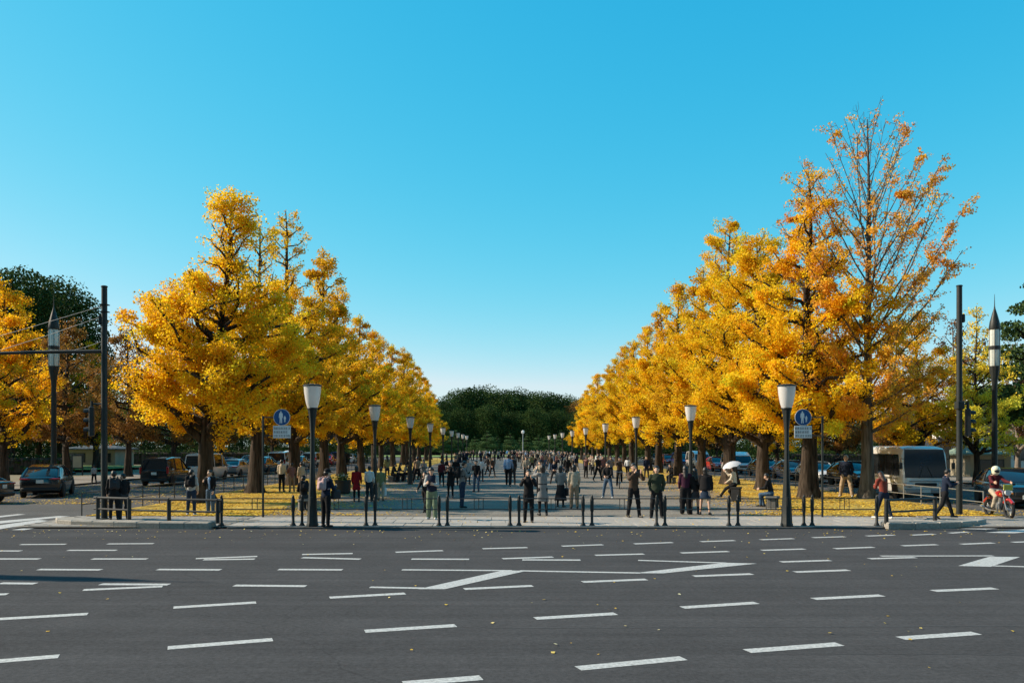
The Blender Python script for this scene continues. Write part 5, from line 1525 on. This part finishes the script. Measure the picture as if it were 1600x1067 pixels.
i, l, a = P_('man in navy vest, white sleeves and green trousers reading his phone', 675, 811, 731, 168, turned('phone', yaw=5), top='lightgrey', bottom='sage', vest='navy', bw=1.3, shoes=M_shoew); hand_phone('dark phone held by the man in green trousers', i, l, a)
P_('person in black half hidden behind the man in green trousers', 665, 802, 738, 150, 'walk', top='black', bottom='black', group='people on the left half of the plaza')
P_('long haired woman in black coat and boots looking aside', 704, 777, 721, 160, turned('hug', yaw=30), top='black', bottom=None, coat=.45, skirt=('black', 'short'), hair='long', group='people on the left half of the plaza')
i, l, a = P_('man in grey brown jacket with black backpack, side view facing right', 722, 793, 721, -70, 'phone1', top='grey', bottom='darkdenim', hem=.08); backpack('black backpack on the grey brown jacket', i, l, a, CL['black'], 1.05)
P_('person in dark jacket and blue jeans walking on the plaza', 744, 768, 720, 165, 'ease', top='black', bottom='denim', hem=.1, group='people on the left half of the plaza')
P_('man in pale blue shirt and dark trousers walking away in the centre', 794, 760, 711, -8, 'walk', top='paleblue', bottom='black', group='people in the middle of the plaza')
P_('person in dark top beside the pale blue shirt', 801, 757, 712, 0, 'stand', top='charcoal', bottom='charcoal', group='people in the middle of the plaza')
i, l, a = P_('person in black coat taking a photo towards the road, in the centre', 826, 816, 735, 178, 'photo', top='black', bottom='black', hem=.28, topw=1.05); hand_phone('camera held to the face of the person in black coat', i, l, a, True)
P_('woman in long grey belted coat raising her arms to take a photo', 848, 805, 727, 12, 'photo_high', top='grey', bottom=None, coat=.52, skirt=('grey', 'short'), hair='bob', belt='charcoal', hairm=M_hair)
P_('person in beige cap behind the grey coat', 844, 776, 720, 170, 'photo', top='beige', bottom='black', cap='charcoal', group='people in the middle of the plaza')
i, l, a = P_('woman in grey top and long black skirt', 876, 792, 729, -20, 'ease', top='grey', bottom=None, skirt=('black', 'long'), hair='bob'); hand_bag('black bag carried beside the black skirt', i, 'r', l, a, CL['black'], drop=.2)
i, l, a = P_('person in beige jacket and brown trousers seen from behind', 897, 794, 727, 5, 'stand', top='beige', bottom='tan', hair='bob', hem=.12, bw=1.15); hand_bag('dark green bag carried by the person in beige', i, 'r', l, a, CL['teal'], (.1, .3, .26), .12)
P_('man in black sweater and blue jeans striding towards the road', 950, 778, 721, 165, 'stride', top='black', bottom='denim', shoes=M_shoew, group='people on the right half of the plaza')
i, l, a = P_('man in brown jacket holding up a phone, black trousers', 990, 808, 725, -155, turned('photo', ll=(8, 6, 4), rl=(-4, 5, 6)), top='brown', bottom='black', hem=.08); hand_phone('phone held up by the man in brown', i, l, a)
i, l, a = P_('man in dark green jacket standing with hands behind his back', 1026, 809, 729, 178, 'behind', top='green', bottom='black', hem=.1, bw=1.1, build=1.08, shirt=None)
P_('long haired woman in burgundy top and wide black trousers', 1071, 803, 729, 5, 'stand', top='plum', bottom='black', hair='long', bw=1.5)
P_('woman in black with short skirt and boots beside the right lamp', 1086, 803, 733, 25, 'ease', top='black', bottom=None, skirt=('charcoal', 'short'), hair='long', bare=True, boots=True, hem=.1)
P_('woman in loose black coat, denim skirt and bare legs', 1102, 804, 731, -10, turned('ease', ll=(4, 8, 4), rl=(-6, 7, 4)), top='black', bottom=None, skirt=('darkdenim', 'short'), hair='bob', bare=True, topw=1.2, build=1.12, hem=.05)
i, l, a = P_('person in cream jacket perched on a bollard seat under a white parasol', 1148, 783, 720, 75, 'perch', Hh=1.66, top='cream', bottom='black', hair='bob', group='people on the right half of the plaza'); PARA = (i, l, a)
i, l, a = P_('man in black jacket and jeans sitting on a low seat by the right lamp', 1205, 792, 742, 80, 'sit', Hh=1.68, top='black', bottom='denim', group='people on the right half of the plaza'); SEAT_B = (l, a, i)
i, l, a = P_('dark clad person sitting at the foot of a right hand ginkgo', 1049, 755, 730, 150, 'sit', Hh=1.6, top='black', bottom='charcoal', hair='bob', group='people on the right half of the plaza'); SEAT_C = (l, a, i)
P_('man in navy jacket and khaki trousers standing astride left of the half bare tree', 1322, 776, 711, 172, turned('behind', ll=(10, 14, 2), rl=(-8, 12, 4)), top='navy', bottom='khaki', bw=1.2, build=1.1, hem=.1, hair='short', hairm=M_hairg, shoes=M_shoew, group='people near the side roads')
P_('person in dark suit walking beyond the right fence', 1309, 752, 710, -20, 'stand', top='black', bottom='black', group='people near the side roads')
P_('brown haired woman in rust red jacket leaning at the right corner railing', 1381, 810, 735, 38, 'lean', top='rust', bottom='navy', hair='long', hairm=M_hairb, shoes=M_shoew)
i, l, a = P_('man in dark jacket stepping past the right corner railing, reading a phone', 1476, 811, 734, -72, turned('walk', la=(18, 8, 85, .5), ra=(20, 8, 88, .5), nod=20), top='navy', bottom='black'); hand_phone('phone read by the man stepping past the right railing', i, l, a)
# motorcyclist on the saddle
parts, info = build_person(POSES['ride'], top='maroon', bottom='beige', Hh=1.70, helmet=mat('helmet_shell', (.68, .68, .52), .3, .06, 3, coat=.5), shoes=M_shoe)
BR = Matrix.Rotation(BIKE_RZ, 3, 'Z')
sh = Vector((0, -.3, .86 + .10)) - Vector(info['pel'])
stand_person(parts, 'motorcyclist in maroon jacket, beige trousers and pale helmet at the right corner', Vector(BIKE) + BR @ sh, BIKE_RZ)
# cyclist
Xc, Yc = G(968, 763)
bicycle('dark bicycle ridden towards the road on the right half of the plaza', (Xc, Yc, .06), R(172))
parts, info = build_person(POSES['cycle'], top='brown', bottom='black', Hh=1.68)
sh = Vector((0, -.2, .95 + .10)) - Vector(info['pel'])
stand_person(parts, 'cyclist in brown jacket riding towards the road', Vector((Xc, Yc, .06)) + Matrix.Rotation(R(172), 3, 'Z') @ sh, R(172))

# --- what they sit on and hold
M_stone = mat('seat_stone', (.12, .118, .11), .85, .2, 8, .3, 50)
def seat_block(label, l, a, i, w=.5, m_=None):
    m_ = m_ or M_stone
    p = world(i, 'pel', l, a)
    r = thing('stone_seat', label, 'seat', (p.x, p.y, l[2]), a)
    h = p.z - l[2] - .15
    b = MB(); b.box((0, -.06, h - .04), (w, .46, .08), 0, .02); b.build('seat_top', m_, r)
    for x in (-w * .32, w * .32):
        b = MB(); b.box((x, -.06, (h - .08) / 2), (.1, .36, h - .08), 0, .015); b.build('leg', m_, r)
seat_block('dark low stone seat under the person with the round backpack', *SEAT_A)
seat_block('low stone seat under the man in jeans by the right lamp', *SEAT_B, w=.7)
seat_block('low stone seat at the foot of a right hand ginkgo', *SEAT_C)
seat_block('dark seat under the person with the parasol', PARA[1], PARA[2], PARA[0], .36, M_trim)
def parasol(label, base, top, m_, tilt):
    r = thing('parasol', label, 'umbrella', base)
    T = Vector(top) - Vector(base)
    b = MB(); b.tube([(0, 0, 0), T], .009, 6); b.build('shaft', M_rim, r)
    q = T.normalized().to_track_quat('Z', 'Y').to_matrix() if not tilt else (Vector(tilt).normalized().to_track_quat('Z', 'Y').to_matrix())
    b = MB(); n = 8; V = []; Fs = []
    for k, (rr, z) in enumerate(((.0, .02), (.18, -.02), (.33, -.09), (.43, -.19))):
        for j in range(n * 2):
            t = j * math.pi / n; sc = 1 if j % 2 == 0 else .955
            p = T + q @ Vector((rr * sc * math.cos(t), rr * sc * math.sin(t), z + (0 if j % 2 == 0 else .012 * k))); V.append(p)
    for k in range(3):
        for j in range(n * 2): Fs.append((k * 16 + j, k * 16 + (j + 1) % 16, (k + 1) * 16 + (j + 1) % 16, (k + 1) * 16 + j))
    b.add(V, Fs); b.build('canopy', m_, r, 30)
    for j in range(n):
        t = j * 2 * math.pi / n
        b = MB(); b.tube([T + q @ Vector((rr * math.cos(t), rr * math.sin(t), z - .012)) for rr, z in ((.02, .0), (.18, -.02), (.33, -.09), (.43, -.19))], .004, 4); b.build('rib', M_rim, r)
w = world(PARA[0], 'wrr', PARA[1], PARA[2])
hp = world(PARA[0], 'head', PARA[1], PARA[2])
parasol('white parasol held by the perched person in cream', (w.x, w.y, w.z - .1), (hp.x - .12, hp.y - .05, hp.z + .30), mat('parasol_cloth', (.66, .68, .74), .7, .05, 4, transl=.3), (-.35, -.1, 1))
# dark tub with pale flowers behind the red coat
X, Y = G(536, 771)
r = thing('planter', 'dark round planter with pale flowers left of the red coat', 'planter', (X, Y, .06))
b = MB(); b.lathe([(.30, 0), (.38, .05), (.42, .62), (.45, .64), (.45, .70), (.38, .70), (.36, .62)], 18); b.build('tub', M_trim, r, 40)
g = np.random.default_rng(5); Pq = g.normal(0, .17, (500, 3)) * np.array([1, 1, .6]) + np.array([0, 0, .78]); V, Q = leaves(Pq, .07, g)
put('plant', npmesh('plant', V, Q, LM['PINE'], g.uniform(.3, 1, 500)), r)
Pq = g.normal(0, .17, (60, 3)) * np.array([1, 1, .4]) + np.array([0, 0, .9]); V, Q = leaves(Pq, .06, g)
put('flower', npmesh('flower', V, Q, CL['white']), r)

# --- the crowd further along
crng = random.Random(12)
ARCH = []
for ps, kw in [('stand', dict(top='black', bottom='black')), ('walk', dict(top='navy', bottom='black', hair='bob')), ('walk', dict(top='grey', bottom='denim')), ('ease', dict(top='beige', bottom='charcoal', hem=.18)),
               ('photo', dict(top='black', bottom='denim')), ('stand', dict(top='cream', bottom=None, coat=.4, skirt=('black', 'short'), hair='long')), ('phone', dict(top='brown', bottom='black', hair='bob')), ('walk', dict(top='charcoal', bottom=None, skirt=('black', 'long'), hair='bob')), ('pockets', dict(top='beige', bottom='khaki', hem=.1)), ('stride', dict(top='navy', bottom='denim')), ('photo_high', dict(top='white', bottom='black', hair='long')), ('hug', dict(top='rose', bottom='black', hem=.2, hair='bob'))]:
    ARCH.append((build_person(POSES[ps], res=.034, Hh=1.66, **kw)[0], ps, kw))
TOPS = ['black'] * 5 + ['beige', 'cream', 'rose', 'tan', 'white'] + ['charcoal'] * 3 + ['navy'] * 3 + ['grey', 'beige', 'cream', 'brown', 'tan', 'white', 'rose', 'khaki', 'maroon', 'olive', 'paleblue', 'lightgrey', 'skyblue']
BOTS = ['black'] * 4 + ['charcoal', 'navy', 'denim', 'khaki', 'darkdenim']
PLACE = {'stand': 'standing', 'walk': 'walking', 'ease': 'waiting', 'photo': 'photographing', 'phone': 'reading', 'pockets': 'idling', 'stride': 'striding', 'photo_high': 'filming', 'hug': 'chatting'}
USED = set()
def crowd(x, Y, face, where):
    for _ in range(60):
        parts, ps, kw = crng.choice(ARCH)
        t_, b_ = crng.choice(TOPS), crng.choice(BOTS)
        if (t_, b_ if len(where.split()) <= 6 else '', PLACE[ps], where) not in USED: break
    USED.add((t_, b_ if len(where.split()) <= 6 else '', PLACE[ps], where))
    r = thing('person', 'distant person in %s top%s %s %s' % (t_, '' if len(where.split()) > 6 else ' and ' + b_, PLACE[ps], where), 'person', (x, Y, .06), R(face), 'crowd along the plaza')
    k = crng.uniform(.92, 1.06); r.scale = (k, k, k)
    for nm, me in parts:
        o = put(nm, me, r)
        if nm in ('jacket', 'coat'): o.material_slots[0].link = 'OBJECT'; o.material_slots[0].material = CL[t_]
        elif nm in ('trousers', 'skirt'): o.material_slots[0].link = 'OBJECT'; o.material_slots[0].material = CL[b_]
taken = []
def free(x, Y, d=.7):
    if any((x - a) ** 2 + (Y - c) ** 2 < d * d for a, c in taken): return False
    for ly in LAMPY:
        if abs(Y - ly) < .6 and min(abs(x + 5.71), abs(x - 8.79)) < .6: return False
    taken.append((x, Y)); return True
def zone(x, Y):
    side = 'at left' if x < -1.5 else ('in the middle' if x < 5 else 'at right')
    return side + ' ' + ('before the third lamps' if Y < 68 else ('about the fifth lamps' if Y < 92 else ('near the seventh lamps' if Y < 125 else 'at the far end')))
n = 0
while n < 165:
    Y = 56 + 114 * crng.random() ** .7
    x = crng.uniform(1.5, 10.5) if crng.random() < .6 else crng.uniform(-6, 10)
    if not free(x, Y): continue
    f_ = crng.choice([0, 180]) + crng.gauss(0, 40)
    n += 1; crowd(x, Y, f_, zone(x, Y))
    for k in range(crng.choice([0, 0, 1, 1, 2])):           # most come in twos and threes
        x2, Y2 = x + crng.choice([-1, 1]) * crng.uniform(.5, .65) * (k + 1), Y + crng.uniform(-.3, .3)
        if free(x2, Y2, .42): n += 1; crowd(x2, Y2, f_ + crng.gauss(0, 14), zone(x2, Y2))
for px, py, f_, wh in [(640, 752, 160, 'by the third left lamp'), (652, 754, 20, 'right of the third left lamp'), (662, 757, 170, 'behind the man in green trousers'), (690, 760, 0, 'left of the long haired woman in black'), (712, 758, 180, 'behind the long haired woman in black'), (731, 757, 190, 'behind the grey brown jacket'),
                       (752, 752, 10, 'right of the blue jeans'), (769, 747, 180, 'left of the pale blue shirt'), (822, 749, 180, 'right of the pale blue shirt'), (866, 756, 180, 'behind the black skirt'), (886, 748, 10, 'behind the beige jacket'), (912, 747, 160, 'behind the beige jacket at right'), (934, 752, 200, 'left of the striding man'), (1003, 756, 20, 'behind the man in brown'),
                       (605, 748, 30, 'under the left trees'), (1010, 748, 170, 'right of the third right lamp'), (926, 742, 180, 'left of the cyclist')]:
    x, Y = G(px, py)
    if free(x, Y, .5): crowd(x, Y, f_ + crng.gauss(0, 12), wh)
# seated group on the left lawn edge
for k, (px, py) in enumerate([(613, 753), (622, 752), (632, 751), (646, 749)]):
    i, l, a = P_(['person in black sitting on the left lawn edge, nearest', 'person in charcoal sitting second on the left lawn edge', 'person in beige sitting third on the left lawn edge', 'person in navy sitting farthest on the left lawn edge'][k], px, py, 0, -110 + 12 * k, 'sit', Hh=1.62, top=['black', 'charcoal', 'beige', 'navy'][k], bottom='black', hair='bob', res=.03, group='people sitting on the left lawn edge')
    seat_block(['stone seat under the nearest sitter on the left lawn edge', 'stone seat under the second sitter on the left lawn edge', 'stone seat under the beige sitter on the left lawn edge', 'stone seat under the farthest sitter on the left lawn edge'][k], l, a, i)
